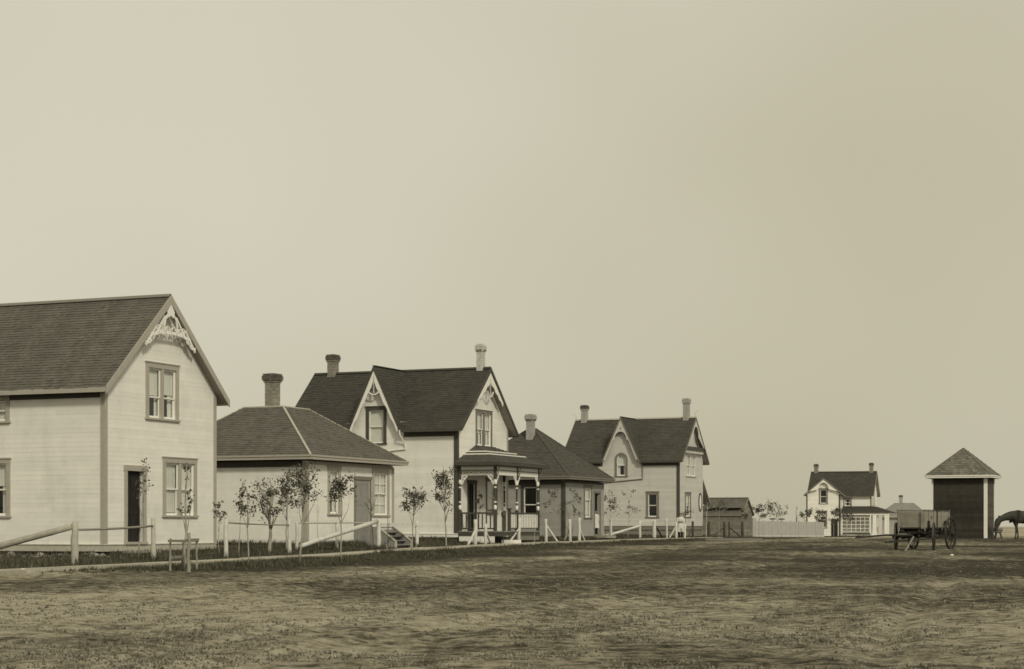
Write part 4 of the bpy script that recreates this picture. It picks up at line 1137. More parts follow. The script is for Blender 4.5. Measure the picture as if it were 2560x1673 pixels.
f2 = empty('pole_fence', (-8.15, 52.5, 0), 0, 'pole fence of pale posts and a slanting log before the low white cottage', 'fence'); o2 = (-8.15, 52.5, 0)
ps2 = [(-8.15, 52.5, 1.14, .068), (-6.93, 57.4, 1.15, .06), (-7.16, 61.4, 1.03, .062), (-6.11, 64.4, .99, .062), (-4.90, 67.75, 1.16, .085), (-3.75, 72.55, 1.07, .068)]
for i, (x, y, hh, r) in enumerate(ps2): add_post(f2, x, y, hh, r, r * .9, m_postpale if i < 4 else m_postwhite, seed=10 + i, origin=o2)
rail(f2, (-8.15, 52.5, 1.05), (-6.93, 57.4, .98), .022, m_wood, o2, sag=.02)
rail(f2, (-7.16, 61.4, 1.06), (-6.11, 64.4, 1.06), .024, m_woodpale, o2); rail(f2, (-6.11, 64.4, 1.06), (-4.9, 67.75, 1.08), .024, m_woodpale, o2)
rail(f2, (-6.85, 59.8, .30), (-4.95, 67.6, 1.12), .07, m_postwhite, o2, 'log_brace', r2=.085)
mb = MB(); mb.bar(Vector((-4.88, 67.8, 1.0)) - Vector(o2), Vector((-3.75, 72.5, 1.02)) - Vector(o2), .06, .13); mb.build('rail', m_postwhite, f2)

BR = [('fence_post', -1.61, 80.7, 1.10, .085, m_postwhite, (-1.92, 79.2, .62), 'white braced post in front of the dark porch, brace leaning left'),
      ('fence_post', -1.17, 81.4, .94, .07, m_postwhite, (-.90, 82.3, .62), 'short white post before the dark porch, thin brace running right'),
      ('fence_post', .32, 85.7, 1.17, .085, m_postwhite, (-.2, 84.8, .70), 'white post beyond the porch balustrade with brace leaning left'),
      ('fence_post', 1.66, 90.05, 1.15, .08, m_postwhite, (2.29, 90.5, .86), 'white post before the dark side wall of the grey cottage, long brace right'),
      ('fence_post', 2.98, 94.6, 1.15, .078, m_postwhite, (2.68, 95.0, .75), 'white post at the grey cottage corner, brace leaning left'),
      ('fence_post', 3.45, 94.5, 1.25, .078, m_postwhite, (3.80, 95.4, .72), 'white post below the grey cottage window, brace running right'),
      ('fence_post', 4.9, 105.0, 1.11, .07, m_postwhite, None, 'plain white post standing before the open cottage door'),
      ('fence_post', 5.70, 106.3, 1.18, .075, m_postwhite, None, 'plain white post right of the grey cottage wall'),
      ('fence_post', 9.57, 113.9, 1.26, .055, m_postwhite, None, 'thin tall white post left of the person in white'),
      ('fence_post', 11.70, 119.3, 1.11, .085, m_postdark, (11.2, 117.9, .80), 'dark post just right of the person in white, brace leaning left'),
      ('fence_post', 13.19, 123.55, 1.10, .11, m_postdark, None, 'stout dark post at the left end of the barn wall'),
      ('fence_post', 14.98, 130.0, 1.10, .09, m_postdark, (13.4, 124.6, .72), 'dark post in front of the barn with long brace leaning left'),
      ('fence_post', 15.32, 130.05, 1.11, .065, m_postdark, (16.3, 130.4, .72), 'slim dark post in front of the barn with brace running right'),
      ('fence_post', 16.69, 133.5, 1.13, .10, m_postdark, None, 'dark post in front of the barn gable end')]
for i, (nm, x, y, hh, r, mt, br, lb) in enumerate(BR):
    z = gnd(x, y); e_ = empty(nm, (x, y, z), 0, lb, 'fence post', 'braced fence posts')
    inst('post', post_mesh('post', hh, r, r * .92, mt, False, 30 + i), e_, (0, 0, 0), (random.uniform(-.02, .02), random.uniform(-.02, .02), 0))
    if br:
        zz = gnd(br[0], br[1]); rail(e_, (br[0] - x, br[1] - y, zz - z - .05), (0, 0, br[2]), .05, mt, name='brace')
# white gate frame before the pale house
gt = empty('gate_frame', (7.65, 110.2, 0), 0, 'white timber gate frame before the pale house with a slanting pole', 'gate'); og = (7.65, 110.2, 0)
add_post(gt, 7.65, 110.2, 1.05, .08, .075, m_postwhite, seed=71, origin=og); add_post(gt, 8.75, 113.4, 1.12, .12, .11, m_postwhite, seed=72, origin=og)
mb = MB(); mb.bar((0, 0, 1.24), (1.1, 3.2, 1.30), .08, .14); mb.build('rail', m_postwhite, gt)
rail(gt, (5.75, 107.6, .45), (7.7, 110.3, .98), .075, m_postwhite, og, 'slanting_pole'); rail(gt, (8.85, 113.6, .98), (9.42, 115.0, .2), .05, m_postdark, og, 'brace')
rail(gt, (4.4, 105.3, .32), (5.7, 107.5, .46), .06, m_woodpale, og, 'slanting_pole')
# white gate by the person
g2 = empty('white_gate', (10.3, 114.9, 0), 0, 'pair of white gate posts flanking the person in white', 'gate'); og2 = (10.3, 114.9, 0)
add_post(g2, 10.27, 115.2, 1.05, .07, .065, m_postwhite, seed=73, origin=og2); add_post(g2, 10.88, 116.0, .95, .07, .065, m_postwhite, seed=74, origin=og2)
rail(g2, (9.75, 114.3, .2), (10.25, 115.1, .95), .055, m_woodpale, og2, 'brace')
# white board fence
wf_ = empty('board_fence', (18.4, 140, 0), 0, 'long white board fence left of the distant house', 'fence')
a = Vector((18.4, 140, 0)); b = Vector((25.4, 150, 0)); d = (b - a); L = d.length; d.normalize(); nn = 8
for i in range(nn):
    p0 = d * (L * i / nn); p1 = d * (L * (i + 1) / nn); zg = min(gz(a.x + p0.x, a.y + p0.y), gz(a.x + p1.x, a.y + p1.y))
    mb = MB(); q = 8
    for k in range(q):
        s0 = p0.lerp(p1, (k + .03) / q); s1 = p0.lerp(p1, (k + .97) / q); hz_ = zg + 1.2 + random.uniform(-.012, .012)
        mb.hexa([(s0.x, s0.y, zg + .1), (s1.x, s1.y, zg + .1), (s1.x, s1.y + .03, zg + .1), (s0.x, s0.y + .03, zg + .1), (s0.x, s0.y, hz_), (s1.x, s1.y, hz_), (s1.x, s1.y + .03, hz_), (s0.x, s0.y + .03, hz_)])
    mb.build('fence_panel', m_fencegrey, wf_)
    mb = MB(); mb.bar(p0 + Vector((0, -.02, zg + .06)), p1 + Vector((0, -.02, zg + .06)), .04, .1); mb.build('bottom_board', m_cream, wf_)
    inst('post', post_mesh('post', 1.28 + (.12 if i == 0 else 0), (.05 if i not in (2, 3) else .075) if i else .14, .07, m_fencegrey, True, 90 + i), wf_, (p0.x, p0.y - .05, gz(a.x + p0.x, a.y + p0.y)))
    if i in (2, 3):
        mb = MB(); mb.lathe([(.05, 0), (.26, .02), (.24, .09), (.08, .12)], (p0.x, p0.y, zg + 1.33), 10); mb.build('post_cap', m_postdark, wf_)
# low planks lying in the grass
pl = MB(); pl.box(-1.6, 1.6, -.14, .14, .02, .15); o = pl.build('plank_walkway', m_trimmid, None, loc=(12.2, 101.5, gnd(12.2, 101.5))); o.rotation_euler = (0, 0, .12); tag(o, 'loose dark plank lying on the road edge before the dark posts', 'plank')

# ------------------------------------------------------------------ sapling guard
gd = empty('tree_guard', (-6.85, 38.2, 0), 0, 'rough wooden sapling guard with square top rail beside the boardwalk', 'tree guard'); ogd = (-6.85, 38.2, 0)
for i, (x, y, hh, r) in enumerate([(-7.03, 37.9, .68, .024), (-6.92, 38.75, .66, .022), (-6.55, 37.3, .80, .038), (-6.66, 38.9, .66, .022)]):
    add_post(gd, x, y, hh, r, r * .9, m_wood, seed=110 + i, origin=ogd, lean=.03)
for p, q, zz in (((-7.06, 37.9), (-6.56, 37.32), .64), ((-6.93, 38.75), (-6.62, 38.9), .63), ((-6.58, 37.4), (-6.62, 38.9), .66), ((-7.0, 37.95), (-6.92, 38.7), .3)):
    mb = MB(); mb.bar((p[0] - ogd[0], p[1] - ogd[1], zz), (q[0] - ogd[0], q[1] - ogd[1], zz), .04, .055); mb.build('rail', m_wood, gd)

# ------------------------------------------------------------------ saplings
def sapling(x, y, cx, cz, rx, rz, n, label, seed, r0=.022, bark=None, leaf=None, name='sapling', bare=0, lsz=1.0, cat='sapling', gap=.55):
    rnd = random.Random(seed); z0 = gnd(x, y); bark = bark or m_bark; leaf = leaf or m_leaf
    t = empty(name, (x, y, z0), 0, label, cat, 'young street trees')
    mb = MB(); fork = Vector((cx * .6, rnd.uniform(-.03, .03), max(cz - rz * .75, cz * .45))); topp = Vector((cx, 0, cz + rz * .85))
    pts = [Vector((0, 0, -.1))]
    for i in range(1, 5): pts.append(Vector((0, 0, 0)).lerp(fork, i / 5) + Vector((rnd.uniform(-.025, .025), rnd.uniform(-.02, .02), 0)))
    pts.append(fork)
    for i in range(1, 5): pts.append(fork.lerp(topp, i / 4) + Vector((rnd.uniform(-.05, .05) * rx / .4, rnd.uniform(-.05, .05), 0)))
    mb.tube(pts, [r0 * (1 - .085 * i) for i in range(len(pts))], 6)
    tips = [pts[-1], pts[-2], pts[-3]]; nb = bare or max(6, int(5 + n / 32))
    for k in range(nb):
        u = rnd.uniform(-1, 1); a = rnd.uniform(0, 6.28); rr = math.sqrt(rnd.uniform(.35, 1))
        end = Vector((cx + rx * rr * math.cos(a), rx * rr * math.sin(a) * .9, cz + rz * u * math.sqrt(max(0, 1 - rr * rr * .55))))
        lowp = [p for p in pts[3:-1] if p.z < end.z - .12 * rz] or [pts[3]]
        st = lowp[max(0, len(lowp) - 1 - rnd.randint(0, 2))]
        mid = st.lerp(end, .5) + Vector((rnd.uniform(-.06, .06), rnd.uniform(-.06, .06), rnd.uniform(-.04, .02)))
        mb.tube([st, mid, end], [r0 * .42, r0 * .3, r0 * .15], 5)
        for j in range(2):
            e2 = mid.lerp(end, rnd.uniform(.2, .8)) ; e3 = e2 + Vector((rnd.uniform(-.16, .16), rnd.uniform(-.16, .16), rnd.uniform(0, .16))) * (rx / .4)
            mb.tube([e2, e3], [r0 * .22, r0 * .1], 4); tips.append(e3)
        tips += [end, mid.lerp(end, .6)]
    mb.build('trunk', bark, t, smooth=True)
    if n:
        lf = MB(); N = int(n * 2.3); sz0 = .061 * lsz
        rnd.shuffle(tips); use = tips[:max(3, int(len(tips) * (.6 if n > 100 else .9)))]; wts = [rnd.uniform(.15, 1) ** 1.5 for _ in use]; pick = rnd.choices(use, wts, k=N); sps = {id(q_): rnd.uniform(.55, 1.35) for q_ in use}
        for i in range(N):
            c = pick[i]; sp = .074 * (rx / .4) ** .5 * sps[id(c)] * (1 if n > 100 else .6)
            p = c + Vector((rnd.gauss(0, sp), rnd.gauss(0, sp), rnd.gauss(0, sp * 1.05)))
            s = sz0 * rnd.uniform(.6, 1.3); ax = Vector((rnd.gauss(0, 1), rnd.gauss(0, 1), rnd.gauss(-.4, .7))).normalized(); bx = ax.orthogonal().normalized()
            bx = (Matrix.Rotation(rnd.uniform(0, 6.28), 3, ax) @ bx); cxn = ax.cross(bx)
            lf.add([p, p + ax * s * .5 + bx * s * .42 + cxn * s * .1, p + ax * s, p + ax * s * .5 - bx * s * .42 + cxn * s * .1], [(0, 1, 2), (0, 2, 3)])
        lf.build('crown', leaf, t)
    return t
TREES = [
 (-13.25, 54.9, .02, 2.19, .42, .54, 0, 'bare pale sapling against the tall house side wall', .010),
 (-10.07, 49.7, .23, 2.32, .35, .51, 62, 'thin sapling with few leaves in front of the dark front door', .020),
 (-6.84, 38.5, .03, 1.69, .16, .61, 46, 'nearly leafless sapling rising out of the wooden guard', .032),
 (-8.66, 54.35, .04, 1.43, .2, .28, 70, 'small leafy shoot at the right corner of the tall house', .010),
 (-8.04, 54.35, .08, 1.83, .11, .59, 20, 'tall thin almost bare stem right of the tall house corner', .014),
 (-6.08, 42.5, -.03, 1.60, .20, .19, 120, 'slim street sapling with one small dark clump, leftmost on the verge', .018),
 (-7.46, 56.75, .02, 1.85, .46, .68, 330, 'broad leafy tree with thick pale trunk left of the low cottage corner', .062),
 (-7.28, 59.45, .03, 2.28, .35, .63, 380, 'tall dense sapling directly before the low cottage corner', .024),
 (-5.33, 46.1, .23, 1.98, .42, .50, 330, 'spreading street sapling overlapping the low cottage corner board', .024),
 (-4.40, 47.6, .0, 1.93, .35, .29, 260, 'round-headed street sapling in front of the narrow cottage window', .020),
 (-6.69, 63.65, -.02, 1.39, .10, .31, 0, 'bare thin twig-like sapling below the narrow cottage window', .012),
 (-5.07, 67.5, -.13, 1.68, .37, .66, 0, 'bare dark forked sapling in front of the many-paned cottage window', .022),
 (-4.07, 59.7, .06, 1.22, .12, .49, 0, 'bare leaning whip of a tree before the cottage steps', .020),
 (-3.16, 58.3, .09, 1.81, .46, .33, 330, 'street sapling with wide low crown against the white side wall', .024),
 (-2.14, 60.4, -.09, 2.24, .37, .75, 430, 'tallest street sapling with tapering dense crown left of the porch', .028),
 (-1.49, 84.0, .01, 1.98, .14, .37, 60, 'slender sapling seen against the porch wall beside the dark door', .014),
 (1.04, 85.45, .0, 1.0, .05, .15, 0, 'bare thin white stake by the porch balustrade', .016),
 (1.73, 91.0, .20, 2.06, .50, .67, 110, 'sparse sapling against the grey cottage side wall', .018),
 (3.09, 95.2, .19, 2.10, .48, .74, 140, 'sparse sapling between the grey cottage corner and window', .018),
 (5.56, 104.0, -.02, 2.08, .44, .67, 190, 'leafy sapling at the right edge of the grey cottage', .020),
 (6.81, 108.5, .17, 2.13, .51, .77, 100, 'thin sapling against the pale house side wall', .018),
 (11.19, 119.4, .13, 1.76, .41, .34, 90, 'small sapling behind the person in white', .020),
 (12.86, 122.0, .07, 2.05, .28, .32, 60, 'little tuft-topped sapling at the pale house right corner', .05),
 (14.27, 127.15, .04, 2.14, .76, .40, 130, 'wide-topped sapling in front of the barn roof', .024),
 (16.95, 134.0, .03, 1.66, .35, .38, 90, 'small sapling at the barn gable end', .020),
 (18.06, 134.85, .01, 1.95, .48, .51, 170, 'bushy sapling over the left end of the white board fence', .022),
 (21.58, 150.0, .0, 2.35, .80, .72, 200, 'loose sapling above the middle of the white board fence', .024),
 (24.65, 160.0, .03, 2.15, .24, .69, 0, 'bare dead tree left of the distant house', .05),
 (26.21, 165.0, .05, 2.22, .52, .54, 170, 'dark bushy sapling at the left corner of the distant house', .03),
 (27.64, 165.0, .07, 1.93, .64, .61, 190, 'leafy sapling before the distant house lower window', .03),
 (27.92, 160.0, .03, 2.02, .52, .62, 210, 'dense dark sapling in front of the distant house wing', .03),
 (29.93, 165.0, .05, 1.93, .73, .47, 160, 'leafy sapling over the distant veranda glazing', .03),
]
for i, (x, y, cx, cz, rx, rz, n, lb, r0) in enumerate(TREES):
    if 17 <= i <= 21: n = int(n * .7)
    far = y > 90
    sapling(x, y, cx, cz, rx, rz, n, lb, 200 + i, r0, m_barkdark if ('dark forked' in lb or 'dead' in lb) else m_bark, m_leafpale if (17 <= i <= 26) else m_leaf, bare=9 if n == 0 and rx > .3 else (3 if n == 0 else 0), lsz=1.0 if y < 80 else (1.35 if y < 130 else 1.8))

# ------------------------------------------------------------------ wagon
wz = gnd(15.4, 69.2)
ca, sa = math.sin(math.radians(32)), math.cos(math.radians(32))
wg = empty('farm_wagon', (14.97, 68.5, wz), math.pi / 2 - math.radians(32), 'open wooden farm wagon with pale worn box and spoked wheels', 'wagon')
# local X runs along the wagon to its rear, local Y to its left
def board_panel(parent, name, mat, p0, p1, z0, z1, rows, th, normal):
    for k in range(rows):
        a0 = z0 + (z1 - z0) * k / rows + .004; a1 = z0 + (z1 - z0) * (k + 1) / rows - .004
        p0v = Vector((*p0, 0)); p1v = Vector((*p1, 0)); nv = Vector((*normal, 0)) * (th + random.uniform(-.003, .003))
        mb = MB(); mb.hexa([p0v + Vector((0, 0, a0)), p1v + Vector((0, 0, a0)), p1v + nv + Vector((0, 0, a0)), p0v + nv + Vector((0, 0, a0)), p0v + Vector((0, 0, a1)), p1v + Vector((0, 0, a1)), p1v + nv + Vector((0, 0, a1)), p0v + nv + Vector((0, 0, a1))]); mb.build(name, mat, parent)
mb = MB(); mb.box(-.45, 2.45, -.5, .5, .80, .85); box_ = mb.build('wagon_box', m_wagondark, wg)
board_panel(box_, 'side_board', m_wagon, (-.45, -.5), (2.45, -.5), .85, 1.48, 3, .03, (0, 1)); board_panel(box_, 'side_board', m_wagon, (-.45, .47), (2.45, .47), .85, 1.48, 3, .03, (0, 1))
board_panel(box_, 'end_board', m_wagon, (-.38, -.468), (-.38, .468), .85, 1.40, 3, .03, (1, 0)); board_panel(box_, 'end_board', m_wagon, (2.38, -.468), (2.38, .468), .85, 1.40, 3, .03, (1, 0))
for s in (-.535, .505):
    for x in (-.40, .05, .62, .95, 1.5, 2.3):
        mb = MB(); mb.box(x, x + .06, s, s + .03, .74, 1.5); mb.build('stake', m_wagondark if x in (.95,) else m_wood, box_)
    mb = MB(); mb.box(-.47, 2.47, s - .012, s + .042, 1.482, 1.505); mb.build('top_strap', m_iron, box_)
for s in (-.45, .45):
    mb = MB(); mb.box(-.47, -.41, s - .04, s + .04, .80, 1.5); mb.build('corner_post', m_wagon, box_)
mb = MB(); mb.prism([(.32, -.504, 1.22), (.40, -.504, 1.30), (.48, -.504, 1.22), (.40, -.504, 1.14)], (0, .003, 0)); mb.build('painted_mark', m_iron, box_)
def wheel(parent, x, y, R, ns, yaw=0):
    wr0 = empty('wheel_mount', (0, 0, 0)); bpy.data.objects.remove(wr0)
    mb = MB(); n = 28
    def ring(r0, r1, t, nm, mat, par=None):
        q = MB(); vs_ = []; fs = []
        for i in range(n):
            a = 2 * math.pi * i / n; c_, s_ = math.cos(a), math.sin(a)
            vs_ += [(r0 * c_, -t, r0 * s_), (r1 * c_, -t, r1 * s_), (r1 * c_, t, r1 * s_), (r0 * c_, t, r0 * s_)]
        for i in range(n):
            j = (i + 1) % n
            for k in range(4): fs.append((4 * i + k, 4 * j + k, 4 * j + (k + 1) % 4, 4 * i + (k + 1) % 4))
        q.add(vs_, fs); o = q.build(nm, mat, par or parent)
        return o
    rim = ring(R - .07, R - .012, .028, 'wheel', m_wagondark); rim.location = (x, y, R); rim.rotation_euler = (0, 0, yaw)
    ring(R - .011, R, .032, 'tyre', m_iron, rim)
    hb = MB(); hb.tube([(0, -.16, 0), (0, -.1, 0), (0, 0, 0), (0, .1, 0), (0, .14, 0)], [.055, .085, .10, .08, .05], 10); hb.build('hub', m_wagondark, rim)
    for i in range(ns):
        a = 2 * math.pi * i / ns; sp = MB(); sp.tube([(.08 * math.cos(a), 0, .08 * math.sin(a)), ((R - .06) * math.cos(a), -.012, (R - .06) * math.sin(a))], [.022, .016], 5); sp.build('spoke', m_wagondark, rim)
    return rim
for x, R, ns in ((0, .52, 12), (1.9, .63, 14)):
    for y in (-.73, .73): wheel(wg, x, y, R, ns, yaw=(.26 if x == 0 else 0))
    mb = MB(); mb.box(x - .06, x + .06, -.64, .64, R - .06, R + .07); mb.box(x - .07, x + .07, -.56, .56, .70, .80); mb.build('axle', m_wagondark, wg)
    for y in (-.53, .53):
        mb = MB(); mb.box(x - .05, x + .05, y - .04, y + .04, .7, 1.1); mb.build('bolster_stake', m_wagondark, wg)
mb = MB(); mb.tube([(-.2, 0, .58), (2.3, 0, .62)], .05, 8); mb.build('reach', m_wagondark, wg)
for y in (-.34, .34):
    mb = MB(); mb.box(-.42, 2.42, y - .07, y + .07, .66, .798); mb.build('underbody_shade', m_wagondark, wg)  # dark rails added to fill the space under the box with shade
mb = MB(); mb.bar((.0, -.5, .45), (1.9, -.3, .62), .05, .08); mb.bar((.0, .5, .45), (1.9, .3, .62), .05, .08); mb.build('brake_beam', m_wagondark, wg)
# tongue swung to the left, evener bar and prop
iw = Matrix.Rotation(-wg.rotation_euler.z, 3, 'Z')
def wl(x, y, z): return iw @ (Vector((x, y, z)) - wg.location)
mb = MB(); mb.tube([wl(15.0, 68.4, .60), wl(13.6, 67.2, .62), wl(12.30, 66.0, .53)], [.045, .036, .026], 8); mb.build('tongue', m_wagondark, wg)
mb = MB(); mb.bar(wl(13.55, 66.9, .36), wl(15.55, 67.6, .50), .05, .07); mb.build('evener', m_wagondark, wg)
mb = MB(); mb.tube([wl(14.22, 66.7, .02), wl(14.62, 67.1, .56)], .035, 7); mb.build('prop', m_wagongrey2, wg)
mb = MB(); mb.box(-.35, .3, -.5, .5, .62, .72); mb.bar((-.55, .35, .55), (.3, .1, .55), .07, .08); mb.bar((-.55, -.35, .55), (.3, -.1, .55), .07, .08); mb.build('hounds', m_wagondark, wg)

# ------------------------------------------------------------------ skinned figures
def skin_mesh(name, verts, edges, radii, mat, parent, sub=2, root=0):
    me = bpy.data.meshes.new(name); me.from_pydata(verts, edges, []); me.update()
    o = bpy.data.objects.new(name, me); C.objects.link(o); o.parent = parent
    sk = o.modifiers.new('skin', 'SKIN'); sk.use_smooth_shade = True; sk.use_x_symmetry = False
    for i, v in enumerate(me.skin_vertices[0].data):
        r = radii[i]; v.radius = r if hasattr(r, '__len__') else (r, r); v.use_root = (i == root)
    ss_ = o.modifiers.new('sub', 'SUBSURF'); ss_.levels = sub; ss_.render_levels = sub
    me.materials.append(mat); return o

class Sk:
    def __init__(s): s.v = []; s.e = []; s.r = []
    def p(s, co, r, prev=None):
        s.v.append(tuple(co)); s.r.append(r); i = len(s.v) - 1
        if prev is not None: s.e.append((prev, i))
        return i
    def chain(s, pts, prev):
        for co, r in pts: prev = s.p(co, r, prev)
        return prev

def person(name, loc, rz, hgt, label, arms='folded'):
    t = empty(name, loc, rz, label, 'person'); k = hgt / 1.65
    S = Sk(); pel = S.p((0, 0, .88), (.13, .10))
    ch = S.chain([((0, .0, 1.05), (.11, .09)), ((0, .0, 1.25), (.15, .10)), ((0, 0, 1.36), (.10, .07))], pel)
    nk = S.chain([((0, 0, 1.43), .05), ((0, -.01, 1.48), .052)], ch)
    S.chain([((0, -.015, 1.53), (.075, .085)), ((0, -.01, 1.59), (.075, .088)), ((0, 0, 1.63), (.05, .06))], nk)
    for sg in (-1, 1):
        hp = S.p((sg * .085, 0, .80), .085, pel)
        S.chain([((sg * .09, -.01, .48), .06), ((sg * .09, .02, .28), .052), ((sg * .09, .03, .08), .038), ((sg * .09, -.03, .035), .035), ((sg * .095, -.12, .025), .028)], hp)
        sh = S.p((sg * .17, 0, 1.34), .055, ch)
        if arms == 'folded':
            wr_i = S.chain([((sg * .21, -.02, 1.10), .046), ((sg * .12, -.17, 1.08), .038), ((-sg * .02, -.2, 1.12), .03)], sh); base = Vector((-sg * .02, -.2, 1.12)); dr = Vector((-sg, -.1, .2)).normalized()
        else:
            wr_i = S.chain([((sg * .22, .02, 1.08), .045), ((sg * .22, -.03, .86), .034), ((sg * .22, -.04, .80), .028)], sh); base = Vector((sg * .22, -.04, .80)); dr = Vector((0, -.1, -1)).normalized()
        pm = S.p(base + dr * .06, .03, wr_i)
        side = Vector((0, 0, 1)) if arms == 'folded' else Vector((0, -1, 0))
        for j, ln in enumerate((.06, .072, .066, .052)):
            off = side * ((j - 1.5) * .018)
            S.chain([(base + dr * .085 + off, .009), (base + dr * (.085 + ln * .5) + off + Vector((0, -.008, 0)), .0085), (base + dr * (.085 + ln) + off + Vector((0, .004, 0)), .007)], pm)
        S.chain([(base + dr * .03 + side * .035, .010), (base + dr * .065 + side * .055, .008)], pm)
    b = skin_mesh('body', [tuple(c * k for c in v) for v in S.v], S.e, [tuple(q * k for q in r) if hasattr(r, '__len__') else r * k for r in S.r], m_skin, t)
    f = MB()   # face: nose, eyes, mouth, ears
    f.prism([(-.012, -.095, 1.545), (.012, -.095, 1.545), (0, -.09, 1.585)], (0, -.02, -.004)); f.box(-.025, .025, -.096, -.09, 1.512, 1.519)
    for sg in (-1, 1): f.lathe([(.004, -.006), (.011, 0), (.004, .006)], (sg * .03, -.088, 1.578), 6); f.box(sg * .078 - .008, sg * .078 + .008, -.02, .012, 1.545, 1.59)
    fo = f.build('face', m_skin, b); fo.scale = (k, k, k)
    h = MB()
    prof = [(.085, 1.53), (.095, 1.58), (.088, 1.635), (.06, 1.67), (.01, 1.685)]
    h.lathe(prof, (0, .018, 0), 14); ho = h.build('hair', m_hair, b, smooth=True); ho.scale = (k, k, k)
    d = MB(); n = 20; prof = [(.085, .065, 1.41), (.19, .11, 1.36), (.185, .13, 1.22), (.16, .12, 1.08), (.19, .15, .92), (.23, .19, .7), (.26, .215, .46), (.262, .22, .44)]
    vs_ = []; fs = []
    for j, (ax, ay, z) in enumerate(prof):
        for i in range(n):
            a = 2 * math.pi * i / n; fl = 1 + (.05 * math.sin(a * 7) * max(0, (1.0 - z)) if z < 1 else 0)
            vs_.append((ax * fl * math.cos(a), ay * fl * math.sin(a) - .01, z))
    for j in range(len(prof) - 1):
        for i in range(n): fs.append((j * n + i, j * n + (i + 1) % n, (j + 1) * n + (i + 1) % n, (j + 1) * n + i))
    d.add(vs_, fs); do = d.build('dress', m_dress, b, smooth=True); do.scale = (k, k, k)
    for sg in (-1, 1):
        s = MB()
        if arms == 'folded': s.tube([(sg * .16, 0, 1.36), (sg * .215, -.02, 1.1), (sg * .12, -.17, 1.08)], [.075, .065, .05], 8)
        else: s.tube([(sg * .16, 0, 1.36), (sg * .225, .02, 1.1), (sg * .222, -.03, .9)], [.075, .06, .048], 8)
        so = s.build('sleeve', m_dress, b, smooth=True); so.scale = (k, k, k)
        s = MB(); s.tube([(sg * .088, 0, .55), (sg * .09, .012, .32), (sg * .09, .03, .1)], [.075, .064, .05], 8); s.tube([(sg * .09, .05, .05), (sg * .09, -.03, .05), (sg * .095, -.13, .035)], [.045, .05, .035], 8)
        so = s.build('stocking', m_darkcloth, b, smooth=True); so.scale = (k, k, k)
    return t
person('person', (10.66, 116.6, gnd(10.66, 116.6)), -.1, 1.60, 'person in a white knee-length dress and dark stockings standing at the fence')
pc_ = Matrix.Translation(h4.root.location) @ Matrix.Rotation(h4.root.rotation_euler.z, 4, 'Z') @ Vector((4.76, .02, .5))
person('person', (pc_.x, pc_.y, .51), .35, 1.28, 'small person dressed in white standing in the open cottage doorway', arms='down')

# ------------------------------------------------------------------ horse
hz0 = gnd(27.6, 101.0)
hr = empty('horse', (27.62, 101.0, hz0), 0.05, 'dark harnessed horse with head lowered to a tub beside the shed', 'horse')
S = Sk()   # faces -X; withers near x=0
a0 = S.p((.55, 0, 1.17), (.33, .36))
b1 = S.p((.15, 0, 1.21), (.33, .40), a0); b2 = S.p((-.10, 0, 1.22), (.27, .38), b1)
n1 = S.p((-.36, 0, 1.26), (.19, .27), b2); n2 = S.p((-.62, 0, 1.19), (.14, .20), n1); n3 = S.p((-.86, 0, 1.13), (.13, .17), n2)
hd = S.chain([((-.99, 0, 1.03), (.14, .19)), ((-1.04, 0, .85), (.13, .20)), ((-1.09, 0, .68), (.10, .13)), ((-1.11, 0, .54), (.095, .115)), ((-1.115, 0, .46), (.075, .09))], n3)
c1 = S.p((.95, 0, 1.17), (.33, .36), a0); c2 = S.p((1.25, 0, 1.22), (.29, .36), c1); c3 = S.p((1.48, 0, 1.22), (.15, .18), c2)
for sg in (-1, 1):
    s1 = S.p((-.02, sg * .13, .92), (.10, .14), b1)
    dx = .17 if sg > 0 else -.07
    S.chain([((dx * .3, sg * .15, .72), (.07, .085)), ((dx * .7, sg * .15, .48), (.052, .055)), ((dx * .9, sg * .15, .24), (.036, .038)), ((dx, sg * .15, .13), (.045, .045)), ((dx - .05, sg * .15, .05), (.055, .055)), ((dx - .07, sg * .15, .015), (.06, .065))], s1)
    q1 = S.p((1.28, sg * .15, .92), (.13, .18), c2)
    S.chain([((1.22, sg * .16, .74), (.09, .11)), ((1.42, sg * .16, .52), (.055, .065)), ((1.40, sg * .16, .26), (.04, .042)), ((1.38, sg * .16, .12), (.046, .046)), ((1.33, sg * .16, .04), (.058, .058))], q1)
    S.chain([((-.93, sg * .08, 1.19), (.045, .03)), ((-.97, sg * .10, 1.29), (.02, .02))], n3)
body = skin_mesh('body', S.v, S.e, S.r, m_horse, hr, 2, 0)
mn = MB()
for i in range(16):
    t = i / 15; x = -.88 + .75 * t; z = 1.22 + .30 * math.sin(t * 1.45); mn.prism([(x - .04, .01, z + .02), (x + .04, .01, z + .03), (x + .03, .1, z - .14), (x - .03, .11, z - .16)], (0, .02, 0))
mn.build('mane', m_mane, body)
tl = MB(); tl.tube([(1.6, 0, 1.3), (1.72, 0, 1.15), (1.74, 0, .8), (1.72, 0, .45)], [.05, .07, .07, .02], 8); tl.build('tail', m_mane, body)
def hoop(x, z, ry, rz_, wd, tilt=0):
    q = MB(); n = 20; vs_ = []; fs = []
    for i in range(n):
        a = 2 * math.pi * i / n
        for dx in (-wd / 2, wd / 2): vs_.append((x + dx + tilt * math.sin(a), ry * math.cos(a), z + rz_ * math.sin(a)))
    for i in range(n):
        j = (i + 1) % n; fs.append((2 * i, 2 * j, 2 * j + 1, 2 * i + 1))
    q.add(vs_, fs); return q
hoop(-.22, 1.21, .22, .33, .09, .1).build('collar', m_leather, hr); hoop(.38, 1.17, .305, .335, .08).build('girth', m_leather, hr)
for sg in (-1, 1):
    q = MB(); q.bar((-.24, sg * .25, 1.12), (1.3, sg * .31, 1.08), .015, .05); q.build('trace', m_leather, hr)
